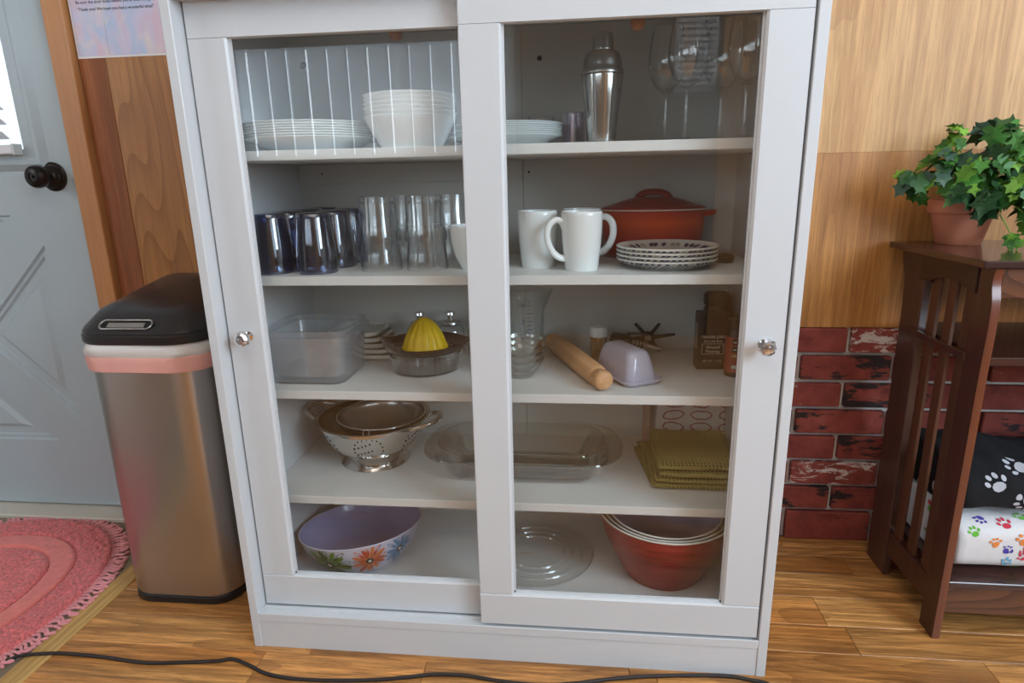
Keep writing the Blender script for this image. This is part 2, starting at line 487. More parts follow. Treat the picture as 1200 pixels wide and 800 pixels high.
# ------------------------------------------------------------------ mesh building
class MB:
    def __init__(s):
        s.bm = bmesh.new()
        s.mi = 0
        s.mats = []

    def use(s, m):
        m = M[m] if isinstance(m, str) else m
        if m not in s.mats:
            s.mats.append(m)
        s.mi = s.mats.index(m)
        return s

    def face(s, vs):
        try:
            f = s.bm.faces.new(vs)
            f.material_index = s.mi
            return f
        except ValueError:
            return None

    def box(s, x0, y0, z0, x1, y1, z1, bev=0.0, mtx=None, seg=1):
        vs = [s.bm.verts.new((x, y, z)) for x in (x0, x1) for y in (y0, y1) for z in (z0, z1)]
        fs = [s.face([vs[i] for i in q]) for q in ((0, 1, 3, 2), (4, 6, 7, 5), (0, 4, 5, 1), (2, 3, 7, 6), (0, 2, 6, 4), (1, 5, 7, 3))]
        if mtx:
            for v in vs:
                v.co = mtx @ v.co
        if bev:
            es = list({e for f in fs for e in f.edges})
            r = bmesh.ops.bevel(s.bm, geom=es, offset=bev, segments=seg, profile=0.5, affect='EDGES', material=s.mi)
        return s

    def prism(s, poly, axis, a, b, bev=0.0):
        def P(p, c):
            if axis == 'x':
                return (c, p[0], p[1])
            if axis == 'y':
                return (p[0], c, p[1])
            return (p[0], p[1], c)
        lo = [s.bm.verts.new(P(p, a)) for p in poly]
        hi = [s.bm.verts.new(P(p, b)) for p in poly]
        n = len(poly)
        f1 = s.face(lo)
        f2 = s.face(hi[::-1])
        for i in range(n):
            s.face([lo[i], hi[i], hi[(i+1) % n], lo[(i+1) % n]])
        if bev:
            es = [e for e in set(list(f1.edges)+list(f2.edges))]
            bmesh.ops.bevel(s.bm, geom=es, offset=bev, segments=1, affect='EDGES', material=s.mi)
        return s

    def rings(s, rings, closed=True, cap0=False, cap1=False, wrap=False):
        R = [[s.bm.verts.new(p) for p in r] for r in rings]
        m = len(R[0])
        pairs = list(zip(R[:-1], R[1:]))
        if wrap:
            pairs.append((R[-1], R[0]))
        for a, b in pairs:
            for i in range(m if closed else m-1):
                j = (i+1) % m
                s.face([a[i], a[j], b[j], b[i]])
        if cap0:
            s.face(R[0][::-1])
        if cap1:
            s.face(R[-1])
        return s

    def lathe(s, prof, segs=32, c=(0, 0, 0), sx=1.0, sy=1.0, mtx=None, rad=None, zfun=None):
        prev = None
        for (r, z) in prof:
            if abs(r) < 1e-7:
                p = Vector((0, 0, z))
                if zfun:
                    p.z = zfun(p)
                if mtx:
                    p = mtx @ p
                cur = [s.bm.verts.new(p+Vector(c))]
            else:
                cur = []
                for i in range(segs):
                    a = 2*PI*i/segs
                    k = r*(rad(a, z) if rad else 1.0)
                    p = Vector((k*math.cos(a)*sx, k*math.sin(a)*sy, z))
                    if zfun:
                        p.z = zfun(p)
                    if mtx:
                        p = mtx @ p
                    cur.append(s.bm.verts.new(p+Vector(c)))
            if prev is not None:
                if len(prev) == 1 and len(cur) > 1:
                    for i in range(segs):
                        s.face([prev[0], cur[(i+1) % segs], cur[i]])
                elif len(cur) == 1 and len(prev) > 1:
                    for i in range(segs):
                        s.face([prev[i], prev[(i+1) % segs], cur[0]])
                elif len(cur) > 1:
                    for i in range(segs):
                        j = (i+1) % segs
                        s.face([prev[i], prev[j], cur[j], cur[i]])
            prev = cur
        return s

    def tube(s, pts, r, segs=8, closed=False, cap=True, flat=1.0):
        pts = [Vector(p) for p in pts]
        n = len(pts)
        R = []
        nrm = None
        for i, p in enumerate(pts):
            if closed:
                t = (pts[(i+1) % n]-pts[i-1])
            else:
                t = pts[min(i+1, n-1)]-pts[max(i-1, 0)]
            if t.length < 1e-9:
                t = Vector((0, 0, 1))
            t.normalize()
            if nrm is None:
                nrm = t.orthogonal().normalized()
            nrm = (nrm-t*nrm.dot(t))
            if nrm.length < 1e-6:
                nrm = t.orthogonal()
            nrm.normalize()
            bn = t.cross(nrm)
            rr = r[i] if isinstance(r, (list, tuple)) else r
            R.append([p+(nrm*math.cos(2*PI*k/segs)+bn*math.sin(2*PI*k/segs)*flat)*rr for k in range(segs)])
        s.rings(R, True, cap and not closed, cap and not closed, wrap=closed)
        return s

    def decal(s, f, poly, off=0.0004, sub=1):
        """thin printed shape lying on the surface f(u,v)->(point, normal)"""
        cu = sum(p[0] for p in poly)/len(poly)
        cv = sum(p[1] for p in poly)/len(poly)

        def V(u, v):
            p, n = f(u, v)
            return s.bm.verts.new(Vector(p)+Vector(n)*off)
        prev = [V(cu, cv)]
        for k in range(1, sub+1):
            q = k/sub
            cur = [V(cu+(p[0]-cu)*q, cv+(p[1]-cv)*q) for p in poly]
            m = len(poly)
            for i in range(m):
                j = (i+1) % m
                if len(prev) == 1:
                    s.face([prev[0], cur[i], cur[j]])
                else:
                    s.face([prev[i], cur[i], cur[j], prev[j]])
            prev = cur
        return s

    def loop_decal(s, f, poly, wd, off=0.0004):
        cu = sum(p[0] for p in poly)/len(poly)
        cv = sum(p[1] for p in poly)/len(poly)

        def V(u, v):
            p, n = f(u, v)
            return s.bm.verts.new(Vector(p)+Vector(n)*off)
        A = [V(*p) for p in poly]
        B = []
        for p in poly:
            d = math.hypot(p[0]-cu, p[1]-cv)
            k = max(0.0, 1-wd/max(d, 1e-6))
            B.append(V(cu+(p[0]-cu)*k, cv+(p[1]-cv)*k))
        m = len(poly)
        for i in range(m):
            j = (i+1) % m
            s.face([A[i], A[j], B[j], B[i]])
        return s

    def text(s, body, size, mtx, align='CENTER', bold=0.0):
        cu = bpy.data.curves.new('lettering', 'FONT')
        cu.body = body
        cu.size = size
        cu.align_x = align
        cu.resolution_u = 2
        cu.offset = bold
        o = bpy.data.objects.new('lettering', cu)
        col.objects.link(o)
        dg = bpy.context.evaluated_depsgraph_get()
        me = bpy.data.meshes.new_from_object(o.evaluated_get(dg))
        vs = [s.bm.verts.new(mtx @ v.co) for v in me.vertices]
        for p in me.polygons:
            s.face([vs[i] for i in p.vertices])
        bpy.data.objects.remove(o)
        bpy.data.curves.remove(cu)
        bpy.data.meshes.remove(me)
        return s

    def build(s, name, mat=None, parent=None, smooth=None, world=False, fixn=True):
        me = bpy.data.meshes.new(name)
        if world and parent:
            off = Vector(parent.location)
            q = parent.parent
            while q:
                off += Vector(q.location)
                q = q.parent
            bmesh.ops.translate(s.bm, verts=s.bm.verts, vec=-off)
        if fixn:
            bmesh.ops.recalc_face_normals(s.bm, faces=s.bm.faces)
        s.bm.to_mesh(me)
        s.bm.free()
        if s.mats:
            for m in s.mats:
                me.materials.append(m)
        if mat is not None:
            me.materials.append(M[mat] if isinstance(mat, str) else mat)
        if smooth is not None:
            me.shade_smooth()
            me.set_sharp_from_angle(angle=math.radians(smooth))
        o = bpy.data.objects.new(name, me)
        col.objects.link(o)
        if parent:
            o.parent = parent
        return o


def tag(o, label=None, cat=None, group=None, kind=None):
    for k, v in (('label', label), ('category', cat), ('group', group), ('kind', kind)):
        if v:
            o[k] = v
    return o


def thing(name, label, cat, loc=(0, 0, 0), rz=0.0, group=None):
    o = bpy.data.objects.new(name, None)
    o.empty_display_size = 0.02
    col.objects.link(o)
    o.location = loc
    o.rotation_euler = (0, 0, rz)
    return tag(o, label, cat, group)


def dup(root, loc, rz=0.0, label=None, group=None):
    r = root.copy()
    col.objects.link(r)
    r.location = loc
    r.rotation_euler = (0, 0, rz)
    if label:
        r['label'] = label
    if group:
        r['group'] = group
    for ch in list(root.children):
        c = ch.copy()
        col.objects.link(c)
        c.parent = r
        for g in list(ch.children):
            d = g.copy()
            col.objects.link(d)
            d.parent = c
    return r


def rrect(hx, hy, r, n=6, cx=0.0, cy=0.0, side=0):
    pts = []
    for (sx, sy, a0) in ((1, 1, 0), (-1, 1, PI/2), (-1, -1, PI), (1, -1, 1.5*PI)):
        for i in range(n+1):
            a = a0+PI/2*i/n
            pts.append((cx+sx*(hx-r)+r*math.cos(a), cy+sy*(hy-r)+r*math.sin(a)))
    if side:
        out = []
        for i, p in enumerate(pts):
            q = pts[(i+1) % len(pts)]
            out.append(p)
            if i % (n+1) == n:
                for k in range(1, side):
                    out.append((p[0]+(q[0]-p[0])*k/side, p[1]+(q[1]-p[1])*k/side))
        pts = out
    return pts


def smooth_prof(pts, n=4):
    out = []
    P = [Vector((a, b)) for a, b in pts]
    for i in range(len(P)-1):
        p0, p1, p2, p3 = P[max(i-1, 0)], P[i], P[i+1], P[min(i+2, len(P)-1)]
        for k in range(n):
            t = k/n
            q = 0.5*((2*p1)+(p2-p0)*t+(2*p0-5*p1+4*p2-p3)*t*t+(3*p1-p0-3*p2+p3)*t**3)
            out.append((max(0.0, q.x), q.y))
    out.append(tuple(P[-1]))
    return out


def smooth_path(pts, n=6):
    P = [Vector(p) for p in pts]
    out = []
    for i in range(len(P)-1):
        p0, p1, p2, p3 = P[max(i-1, 0)], P[i], P[i+1], P[min(i+2, len(P)-1)]
        for k in range(n):
            t = k/n
            out.append(0.5*((2*p1)+(p2-p0)*t+(2*p0-5*p1+4*p2-p3)*t*t+(3*p1-p0-3*p2+p3)*t**3))
    out.append(P[-1])
    return out


def struct(name, mb, mat=None, smooth=None):
    return tag(mb.build(name, mat, None, smooth), kind='structure')


# ================================================================== SETTING
WY = 0.485     # face of the back wall
BW = -2.6      # wall behind the viewer
# floor slab (beneath planks)
fl = struct('floor', MB().use('plank').box(-2.2, BW, -0.05, 2.8, WY+0.3, -0.0125))
# planks over what the photo shows
rows = [0.485, 0.441, 0.403, 0.330, 0.244, 0.152, 0.072, -0.012, -0.10, -0.185, -0.27]
rng = random.Random(3)
for i in range(len(rows)-1):
    y1, y0 = rows[i], rows[i+1]
    x = -0.400-0.0
    if i == 4:
        cuts = [-0.40, 0.35, 1.168, 1.95, 2.3]
    elif i == 6:
        cuts = [-0.40, 0.12, 0.75, 1.42, 2.3]
    elif i == 7:
        cuts = [-0.40, 0.03, 0.36, 0.80, 1.5, 2.3]
    else:
        cuts = [-0.40]
        while cuts[-1] < 2.2:
            cuts.append(cuts[-1]+rng.uniform(0.38, 0.75))
    for a, b in zip(cuts[:-1], cuts[1:]):
        mb = MB().box(-(b-a)/2+0.0004, -(y1-y0)/2+0.0004, -0.0125, (b-a)/2-0.0004, (y1-y0)/2-0.0004, -0.0002*rng.random(), 0.0009)
        o = mb.build('plank', 'plank', fl)
        o.location = ((a+b)/2, (y0+y1)/2, 0)
struct('trim_1', MB().box(-0.449, -0.6, -0.0125, -0.399, 0.44, 0.003, 0.002), 'strip').name = 'trim_1'
MB().box(-2.2, -1.0, -0.0125, -0.449, WY-0.005, -0.001).build('vinyl_floor', 'vinyl', fl)
struct('trim_2', MB().box(-1.60, 0.425, -0.002, -0.535, WY+0.05, 0.012, 0.003), 'threshold')

# back wall: base with an opening for the door, then panels, boards and bricks
mb = MB().use('mortar')
mb.box(-0.545, WY+0.0045, 0, 2.8, WY+0.12, 2.35)
mb.box(-2.2, WY+0.006, 0, -1.56, WY+0.12, 2.35)
mb.box(-1.56, WY+0.006, 2.06, -0.545, WY+0.12, 2.35)
wb = struct('wall_back', mb)
o = MB().box(0, -0.012, 0, 1.5, 0.0, 0.391, 0.0004).build('plywood_panel', 'plylow', wb)
o.location = (1.0, WY+0.006, 0.5565)
o = MB().box(0, -0.012, 0, 1.5, 0.0, 1.4, 0.0004).build('plywood_panel', 'ply', wb)
o.location = (1.0, WY+0.006, 0.9476)
o = MB().box(0, -0.008, 0, 1.46, 0.0, 2.35, 0.001).build('plywood_panel', 'plyleft', wb)
o.location = (-0.467, WY+0.006, 0)
o = MB().box(0, -0.008, 0, 0.068, 0.0, 2.35, 0.0012).build('cedar_board', 'cedar', wb)
o.location = (-0.536, WY+0.006, 0)
# bricks
ch = 0.0681
bl, mo = 0.2015, 0.010
bmesh_cache = {}
kinds = {(0, 0): 0, (0, 1): 1, (1, 0): 2, (1, 1): 0, (2, 0): 3, (2, 1): 2, (3, 0): 2, (3, 1): 0, (4, 0): 0, (4, 1): 2, (5, 0): 1, (5, 1): 0, (6, 0): 2, (6, 1): 2, (7, 0): 0, (7, 1): 2}
rng = random.Random(11)
for r in range(8):
    zt = 0.5545-r*ch
    zb = zt-(ch-0.0095)
    if r == 7:
        zb = 0.001
    jx = 1.281 if r % 2 == 0 else 1.3865
    for k in range(-1, 5):
        x1 = jx-mo/2+k*(bl+mo)
        x0 = x1-bl
        kd = kinds.get((r, k), rng.choice((0, 0, 2, 3)))
        key = (kd, r == 7)
        if key not in bmesh_cache:
            h = zt-zb
            o = MB().box(-bl/2, -0.010, -h/2, bl/2, 0.012, h/2, 0.0022).build('brick', 'brick%d' % kd, wb)
            bmesh_cache[key] = o.data
        else:
            o = bpy.data.objects.new('brick', bmesh_cache[key])
            col.objects.link(o)
            o.parent = wb
        o.location = ((x0+x1)/2, WY+0.001+rng.uniform(-0.0012, 0.0012), (zt+zb)/2)
# door casing
mb = MB().box(-0.592, WY-0.02, 0, -0.540, WY+0.11, 2.08, 0.002)
struct('trim_3', mb, 'trim')
struct('trim_4', MB().box(-1.60, WY-0.02, 2.05, -0.592, WY+0.11, 2.11, 0.002), 'trim')
struct('trim_5', MB().box(-1.60, WY-0.02, 0, -1.55, WY+0.11, 2.05, 0.002), 'trim')

# ---- door with crossbuck panels and a blind-covered window
DX0, DX1 = -1.545, -0.598
DC = -1.075
wx0, wx1, wz0, wz1 = -1.39, -0.735, 0.985, 1.86     # glazed opening
px0, px1, pz0, pz1 = -1.415, -0.73, 0.217, 0.843
DF, DB = WY+0.002, WY+0.042
mb = MB().use('doorblue')
# flat core with window hole
mb.box(DX0, DF+0.014, 0.018, DX1, DB, wz0)
mb.box(DX0, DF+0.014, wz1, DX1, DB, 2.04)
mb.box(DX0, DF+0.014, wz0, wx0, DB, wz1)
mb.box(wx1, DF+0.014, wz0, DX1, DB, wz1)
# face layer: stiles, rails and the crossed braces
mb.box(px1, DF, 0.018, DX1, DF+0.016, 2.04)
mb.box(DX0, DF, 0.018, px0, DF+0.016, 2.04)
mb.box(px0, DF, 0.018, px1, DF+0.016, pz0)
mb.box(px0, DF, pz1, px1, DF+0.016, wz0)
mb.box(px0, DF, wz1, px1, DF+0.016, 2.04)
sl = 0.98
tz1, tz0 = 0.766, 0.279
tipx = px1-((tz1-tz0)/2)/sl
zc = (tz0+tz1)/2
cx = (px0+px1)/2
rtri = [(px1, tz1), (px1, tz0), (tipx, zc)]
ltri = [(2*cx-x, z) for x, z in rtri]
ta = px1-0.077
ttri = [(ta, pz1), (2*cx-ta, pz1), (cx, pz1-(ta-cx)*sl)]
btri = [(ta, pz0), (2*cx-ta, pz0), (cx, pz0+(ta-cx)*sl)]
# brace polygons between triangles
q = [ltri[2], rtri[2]]
br = [
    [(px1, pz1), (px1, tz1), rtri[2], ttri[2], ttri[0]],
    [(px1, pz0), btri[0], btri[2], rtri[2], (px1, tz0)],
    [(px0, pz1), ttri[1], ttri[2], ltri[2], (px0, tz1)],
    [(px0, pz0), (px0, tz0), ltri[2], btri[2], btri[1]],
    [ttri[2], rtri[2], btri[2], ltri[2]],
]
for p in br:
    mb.prism(p, 'y', DF, DF+0.016)
door = struct('door_1', mb)


def inset(tri, d):
    c = Vector((sum(p[0] for p in tri)/3, sum(p[1] for p in tri)/3))
    P = [Vector(p) for p in tri]
    out = []
    for i in range(3):
        a, b, c2 = P[i-1], P[i], P[(i+1) % 3]
        e1 = (b-a).normalized()
        e2 = (c2-b).normalized()
        n1 = Vector((-e1.y, e1.x))
        n2 = Vector((-e2.y, e2.x))
        if (c-b).dot(n1) < 0:
            n1 = -n1
        if (c-b).dot(n2) < 0:
            n2 = -n2
        bis = (n1+n2).normalized()
        out.append(tuple(b+bis*(d/max(0.2, bis.dot(n1)))))
    return out


for tri in (rtri, ltri, ttri, btri):
    mb = MB()
    levels = [(0.0, DF+0.0), (0.004, DF+0.007), (0.012, DF+0.007), (0.016, DF+0.013), (0.034, DF+0.013), (0.046, DF+0.005)]
    R = []
    for d, y in levels:
        t3 = inset(tri, d)
        R.append([(p[0], y, p[1]) for p in t3])
    mb.rings(R, True, False, True)
    mb.build('door_panel', 'doorblue', door)
# window frame (raised)
fx1, fz0 = -0.683, 0.968
fx0, fz1 = -1.44, 1.92
mb = MB()
R = []
for d, y in ((0.0, DF), (0.016, DF-0.012), (0.026, DF-0.012), (0.03, DF-0.010), (fx1-wx1, DF-0.010), (fx1-wx1, DF+0.03)):
    e = -0.017+d
    R.append([(fx0+e, y, fz0+e), (fx1-e, y, fz0+e), (fx1-e, y, fz1-e), (fx0+e, y, fz1-e)])
mb.rings(R)
mb.build('window_frame', 'doorblue', door)
MB().box(wx0-0.01, DF+0.028, wz0-0.01, wx1+0.01, DF+0.032, wz1+0.01).build('window_pane', 'pane', door)
# blind on the door
bl_root = thing('window_blind', 'white horizontal slat blind over the door window', 'blind', ((wx0+wx1)/2-0.012, DF-0.012, 0.995))
for k in range(24):
    z = 0.035+k*0.034
    mb = MB().box(-0.320, -0.0225, -0.0011, 0.322, 0.0025, 0.0011, mtx=Matrix.Translation((0, 0, z)) @ Matrix.Rotation(math.radians(-38), 4, 'X'))
    mb.build('slat', 'blind', bl_root)
MB().box(-0.352, -0.026, -0.004, 0.347, -0.001, 0.018, 0.003).build('bottom_rail', 'blind', bl_root)
MB().box(0.347, -0.0275, -0.006, 0.353, 0.0, 0.020, 0.001).build('end_cap', 'chinaline', bl_root)
MB().box(-0.352, -0.03, 0.865, 0.352, 0.0, 0.90, 0.003).build('head_rail', 'blind', bl_root)
# door knob
kn = thing('door_knob_set', 'x', 'x', (-0.664, DF, 0.937))
bpy.data.objects.remove(kn)
mx = Matrix.Translation((-0.662, DF, 0.936)) @ Matrix.Rotation(PI/2, 4, 'X')
mb = MB().lathe([(0, 0), (0.035, 0), (0.0355, 0.003), (0.031, 0.007), (0.028, 0.0075), (0.0265, 0.011), (0.019, 0.014), (0.014, 0.017), (0.012, 0.022), (0.0125, 0.030), (0.0165, 0.034), (0.0235, 0.039), (0.027, 0.046), (0.0275, 0.054), (0.025, 0.061), (0.018, 0.065), (0.010, 0.066), (0.0095, 0.064), (0.0, 0.064)], 36, mtx=mx)
kb = mb.build('door_knob', 'bronze', door, 40)
MB().box(-0.0022, -0.0015, 0.062, 0.0022, 0.0015, 0.069, 0.0006).build('turn_button', 'bronze', kb).matrix_local = mx @ Matrix.Scale(2.2, 4, (0, 1, 0))

# remaining room shell (seen only as reflections and bounced light)
struct('ceiling', MB().box(-2.25, BW-0.05, 2.35, 2.85, WY+0.12, 2.4), 'ceil')
struct('wall_left', MB().box(-2.25, BW, -0.05, -2.2, WY+0.12, 2.35), 'plaster')
struct('wall_right', MB().box(2.8, BW, -0.05, 2.85, WY+0.12, 2.35), 'plaster')
struct('wall_front', MB().box(-2.25, BW-0.05, -0.05, 2.85, BW, 2.4), 'brownwall')
struct('trim_6', MB().box(1.40, BW, -0.05, 1.75, BW+0.01, 2.35), 'ply')
w2 = struct('added_window', MB().box(-1.70, BW, 1.02, 0.30, BW+0.012, 1.06).box(-1.70, BW, 1.635, 0.30, BW+0.07, 1.70), 'white')  # added unseen window and blind, put in for bright streaks reflected in the glass
for k in range(17):
    hw = 0.0581+0.0007*math.sin(k*2.7)
    o = MB().box(-hw, -0.0008, 0, hw, 0.0008, 0.585).build('vertical_slat', 'sheer', w2)
    o.location = (-1.64+k*0.1180+0.0012*math.sin(k*1.9), BW+0.055, 1.05)
    o.rotation_euler = (0, 0, 0.12)
wn = struct('window_1', MB().box(1.15, BW, 1.33, 1.37, BW+0.012, 2.05, 0.002), 'white')
for k in range(22):
    MB().box(1.165, BW+0.014, 1.36+k*0.031, 1.355, BW+0.034, 1.376+k*0.031).build('slat', 'blind', wn)

# ================================================================== DISPLAY CABINET
cab = thing('display_cabinet', 'tall white display cabinet with two sliding glass doors, standing against the wall', 'cabinet', (0.5, 0.215, 0))


def cpart(name, mb, mat='white', smooth=None, parent=None):
    return mb.build(name, mat, parent or cab, smooth, world=True)


T = 0.0172
S = {'t': 0.9474, '2': 0.7265, '3': 0.5060, '4': 0.2823}
Z = {k: v+T for k, v in S.items()}
Z['b'] = 0.085
for x in (0.0, 0.983):
    cpart('side_panel', MB().box(x, 0, 0, x+0.017, 0.43, 1.213, 0.0012))
cpart('top_panel', MB().box(-0.004, -0.004, 1.213, 1.004, 0.435, 1.233, 0.0015))
cpart('top_track', MB().box(0.017, 0.0033, 1.201, 0.983, 0.06, 1.2128).box(0.017, 0, 1.190, 0.983, 0.0030, 1.2128).box(0.017, 0.0235, 1.19, 0.983, 0.0275, 1.2008))
cpart('base_panel', MB().box(0.017, 0.05, 0.066, 0.983, 0.41, 0.085), 'interior')
mb = MB().box(0.017, 0.0, 0.0615, 0.983, 0.0028, 0.0789, 0.0008)
mb.box(0.017, 0.002, 0.0615, 0.983, 0.0785, 0.0745)
mb.box(0.017, 0.0215, 0.07, 0.983, 0.0285, 0.0785, 0.0008).box(0.017, 0.049, 0.07, 0.983, 0.06, 0.0785, 0.0008)
cpart('bottom_track', mb)
cpart('plinth', MB().box(0.017, 0.0022, 0, 0.983, 0.018, 0.0605, 0.0005))
for k, nm in (('t', 0), ('2', 0), ('3', 0), ('4', 0)):
    cpart('shelf', MB().box(0.0173, 0.0786, S[k], 0.9827, 0.409, S[k]+T, 0.001), 'interior')
cpart('back_panel', MB().box(0.017, 0.41, 0.066, 0.5265, 0.414, 1.213).box(0.5275, 0.41, 0.066, 0.983, 0.414, 1.213), 'backboard')
cpart('back_rail', MB().box(0.0175, 0.400, 0.905, 0.5265, 0.4098, 0.9470, 0.0008), 'backboard')
# dark pin holes in the back
mb = MB()
for x, z, r in ((0.050, 1.156, 0.0075), (0.5655, 1.151, 0.0055), (0.540, 0.921, 0.0025), (0.012+0.06, 0.927, 0.002)):
    y = 0.4099 if z > 0.95 or x > 0.5 else 0.3999
    mb.lathe([(0, 0), (r, 0), (r, 0.0004), (0, 0.0004)], 14, mtx=Matrix.Translation((x, y, z)) @ Matrix.Rotation(PI/2, 4, 'X'))
tag(cpart('pin_holes', mb, 'dark_gap'), kind='stuff')
mb = MB()
for z in (0.0, 0.1):
    pass
for (x, z) in ((0.0172, 1.047), (0.0172, 0.118)):
    mb.lathe([(0, 0), (0.0025, 0), (0.0025, 0.0006), (0, 0.0006)], 10, mtx=Matrix.Translation((x, 0.012, z)) @ Matrix.Rotation(PI/2, 4, 'Y'))
tag(cpart('panel_screw_holes', mb, 'chinaline'), kind='stuff')
# turned pegs below the cabinet top
for (x, y, zc_) in ((0.338, 0.125, 1.151), (0.741, 0.105, 1.146)):
    mb = MB().lathe([(0, -0.0125), (0.006, -0.011), (0.0105, -0.007), (0.0125, 0), (0.0105, 0.007), (0.006, 0.011), (0.004, 0.014), (0.004, 1.2129-zc_), (0, 1.2129-zc_)], 20, c=(x, y, zc_))
    o = cpart('wooden_peg', mb, 'peg', 50)
    o['label'] = 'round brown wooden knob hanging at the top'


def sliding_door(x0, x1, yF, zB, zT, ox0, ox1, oz0, oz1):
    d = 0.017
    ch_ = 0.0035
    # stiles between the rails (thing > part > sub-parts)
    mb = MB()
    mb.prism([(x0, yF), (ox0-ch_, yF), (ox0, yF+ch_), (ox0, yF+d), (x0, yF+d)], 'z', oz0+0.0006, oz1-0.0006)
    mb.prism([(x1, yF), (x1, yF+d), (ox1, yF+d), (ox1, yF+ch_), (ox1+ch_, yF)], 'z', oz0+0.0006, oz1-0.0006)
    door_ = cpart('sliding_door', mb)
    mb = MB().prism([(yF, zB), (yF, oz0-ch_), (yF+ch_, oz0), (yF+d, oz0), (yF+d, zB)], 'x', x0, x1)
    cpart('bottom_rail', mb, parent=door_)
    mb = MB().prism([(yF, oz1), (yF, zT), (yF+d, zT), (yF+d, oz1)], 'x', x0, x1)
    cpart('top_rail', mb, parent=door_)
    cpart('glass_pane', MB().box(ox0-0.006, yF+0.0118, oz0-0.006, ox1+0.006, yF+0.0148, oz1+0.006), 'pane', parent=door_)
    g = 0.0035
    mb = MB()
    mb.box(ox0-0.0005, yF+0.0085, oz0, ox0+g, yF+0.0116, oz1).box(ox1-g, yF+0.0085, oz0, ox1+0.0005, yF+0.0116, oz1)
    mb.box(ox0, yF+0.0085, oz0-0.0005, ox1, yF+0.0116, oz0+g)
    cpart('glazing_bead', mb, parent=door_)
    return door_


dl = sliding_door(0.0208, 0.530, 0.0304, 0.0806, 1.199, 0.0862, 0.4640, 0.1486, 1.1367)
dr = sliding_door(0.4682, 0.9794, 0.0037, 0.0833, 1.199, 0.5321, 0.9142, 0.1491, 1.1334)
for (par, x, y, z) in ((dl, 0.0590, 0.0304, 0.6440), (dr, 0.9470, 0.0037, 0.6420)):
    mx = Matrix.Translation((x, y, z)) @ Matrix.Rotation(PI/2, 4, 'X')
    mb = MB().use('chrome')
    mb.lathe([(0, 0), (0.0085, 0), (0.0085, 0.002), (0.004, 0.004), (0.0035, 0.012), (0.007, 0.0145), (0, 0.0145)], 20, mtx=mx)
    mb.use('crystal')
    mb.lathe([(0, 0.013), (0.007, 0.0145), (0.0125, 0.019), (0.0148, 0.0235), (0.0125, 0.029), (0.0085, 0.0325), (0, 0.034)], 9, mtx=mx)
    mb.lathe([(0, 0.0185), (0.006, 0.020), (0.010, 0.0235), (0.006, 0.029), (0, 0.031)], 7, mtx=mx @ Matrix.Rotation(0.3, 4, 'Z'))
    o = cpart('crystal_knob', mb, None, parent=par)

# ================================================================== TOP SHELF
zt = Z['t']


def plate_prof(R, foot, h, t=0.0025):
    o = [(0, 0), (foot, 0), (foot+0.004, 0.0012), (R*0.80, h*0.62), (R-0.001, h-0.001), (R, h), (R-0.001, h+0.0012), (R*0.80, h*0.62+t), (foot, t+0.0006), (0, t+0.0004)]
    return o


def plate(name, label, R, foot, h, loc, cat='plate', group=None, mat='china'):
    mb = MB().lathe(plate_prof(R, foot, h), 48)
    o = mb.build(name, mat, None, 50)
    o.location = loc
    return tag(o, label, cat, group)


ordn = ['bottom', 'second from bottom', 'third from bottom', 'fourth from bottom', 'fifth from bottom', 'sixth from bottom', 'top', 'x']


def ordinal(i, n):
    if i == 0:
        return 'lowest'
    if i == n-1:
        return 'topmost'
    return ['', 'second', 'third', 'fourth', 'fifth', 'sixth', 'seventh', 'eighth'][i]+' from below'


n = 7
p0 = None
for i in range(n):
    lab = 'white dinner plate, %s in the wide stack beside the bowls' % ordinal(i, n)
    loc = (0.146+0.0008*math.sin(i*2.1), 0.190+0.0008*math.cos(i*1.7), zt+i*0.0043)
    if i == 0:
        p0 = plate('dinner_plate', lab, 0.1250, 0.075, 0.0220, loc, 'plate', 'dinner plates on the top shelf')
    else:
        dup(p0, loc, 0, lab)
n = 6
b0 = None
for i in range(n):
    lab = 'white cereal bowl, %s in the stack beside the dinner plates' % ordinal(i, n)
    loc = (0.350+0.0008*math.sin(i*1.9), 0.146, zt+i*0.0072)
    if i == 0:
        mb = MB().lathe(smooth_prof([(0, 0), (0.050, 0), (0.056, 0.004), (0.070, 0.028), (0.081, 0.049), (0.0823, 0.0520)], 3)+smooth_prof([(0.0811, 0.0530), (0.0785, 0.049), (0.067, 0.029), (0.053, 0.0065), (0, 0.004)], 3), 48)
        b0 = mb.build('cereal_bowl', 'china', None, 50)
        b0.location = loc
        tag(b0, lab, 'bowl', 'cereal bowls on the top shelf')
    else:
        dup(b0, loc, 0, lab)
n = 7
for i in range(n):
    lab = 'white side plate, %s in the stack half hidden by the middle door stile' % ordinal(i, n)
    loc = (0.508+0.0008*math.sin(i*2.3), 0.252, zt+i*0.0036)
    if i == 0:
        p0 = plate('side_plate', lab, 0.1115, 0.066, 0.0205, loc, 'plate', 'side plates on the top shelf')
    else:
        dup(p0, loc, 0, lab)


def tumbler_prof(r0, r1, h, wall=0.0022, base=0.008):
    return [(0, 0), (r0-0.002, 0), (r0, 0.002), (r1, h-0.0008), (r1-wall*0.5, h), (r1-wall, h-0.0008), (r0-wall, base+0.002), (r0-wall-0.003, base), (0, base)]


t1 = MB().lathe(tumbler_prof(0.0255, 0.0285, 0.068), 32).build('low_tumbler', 'clear', None, 40)
t1.location = (0.570, 0.3805, zt)
tag(t1, 'low clear tumbler behind the side plates on the top shelf', 'glass')
t1 = MB().lathe(tumbler_prof(0.0215, 0.0225, 0.066, 0.003), 14, rad=lambda a, z: 1+0.03*math.sin(a*7+z*300)).build('shot_glass', 'glitter', None, 20)
t1.location = (0.638, 0.294, zt)
tag(t1, 'lilac glittery shot glass between the side plates and the steel shaker', 'glass')

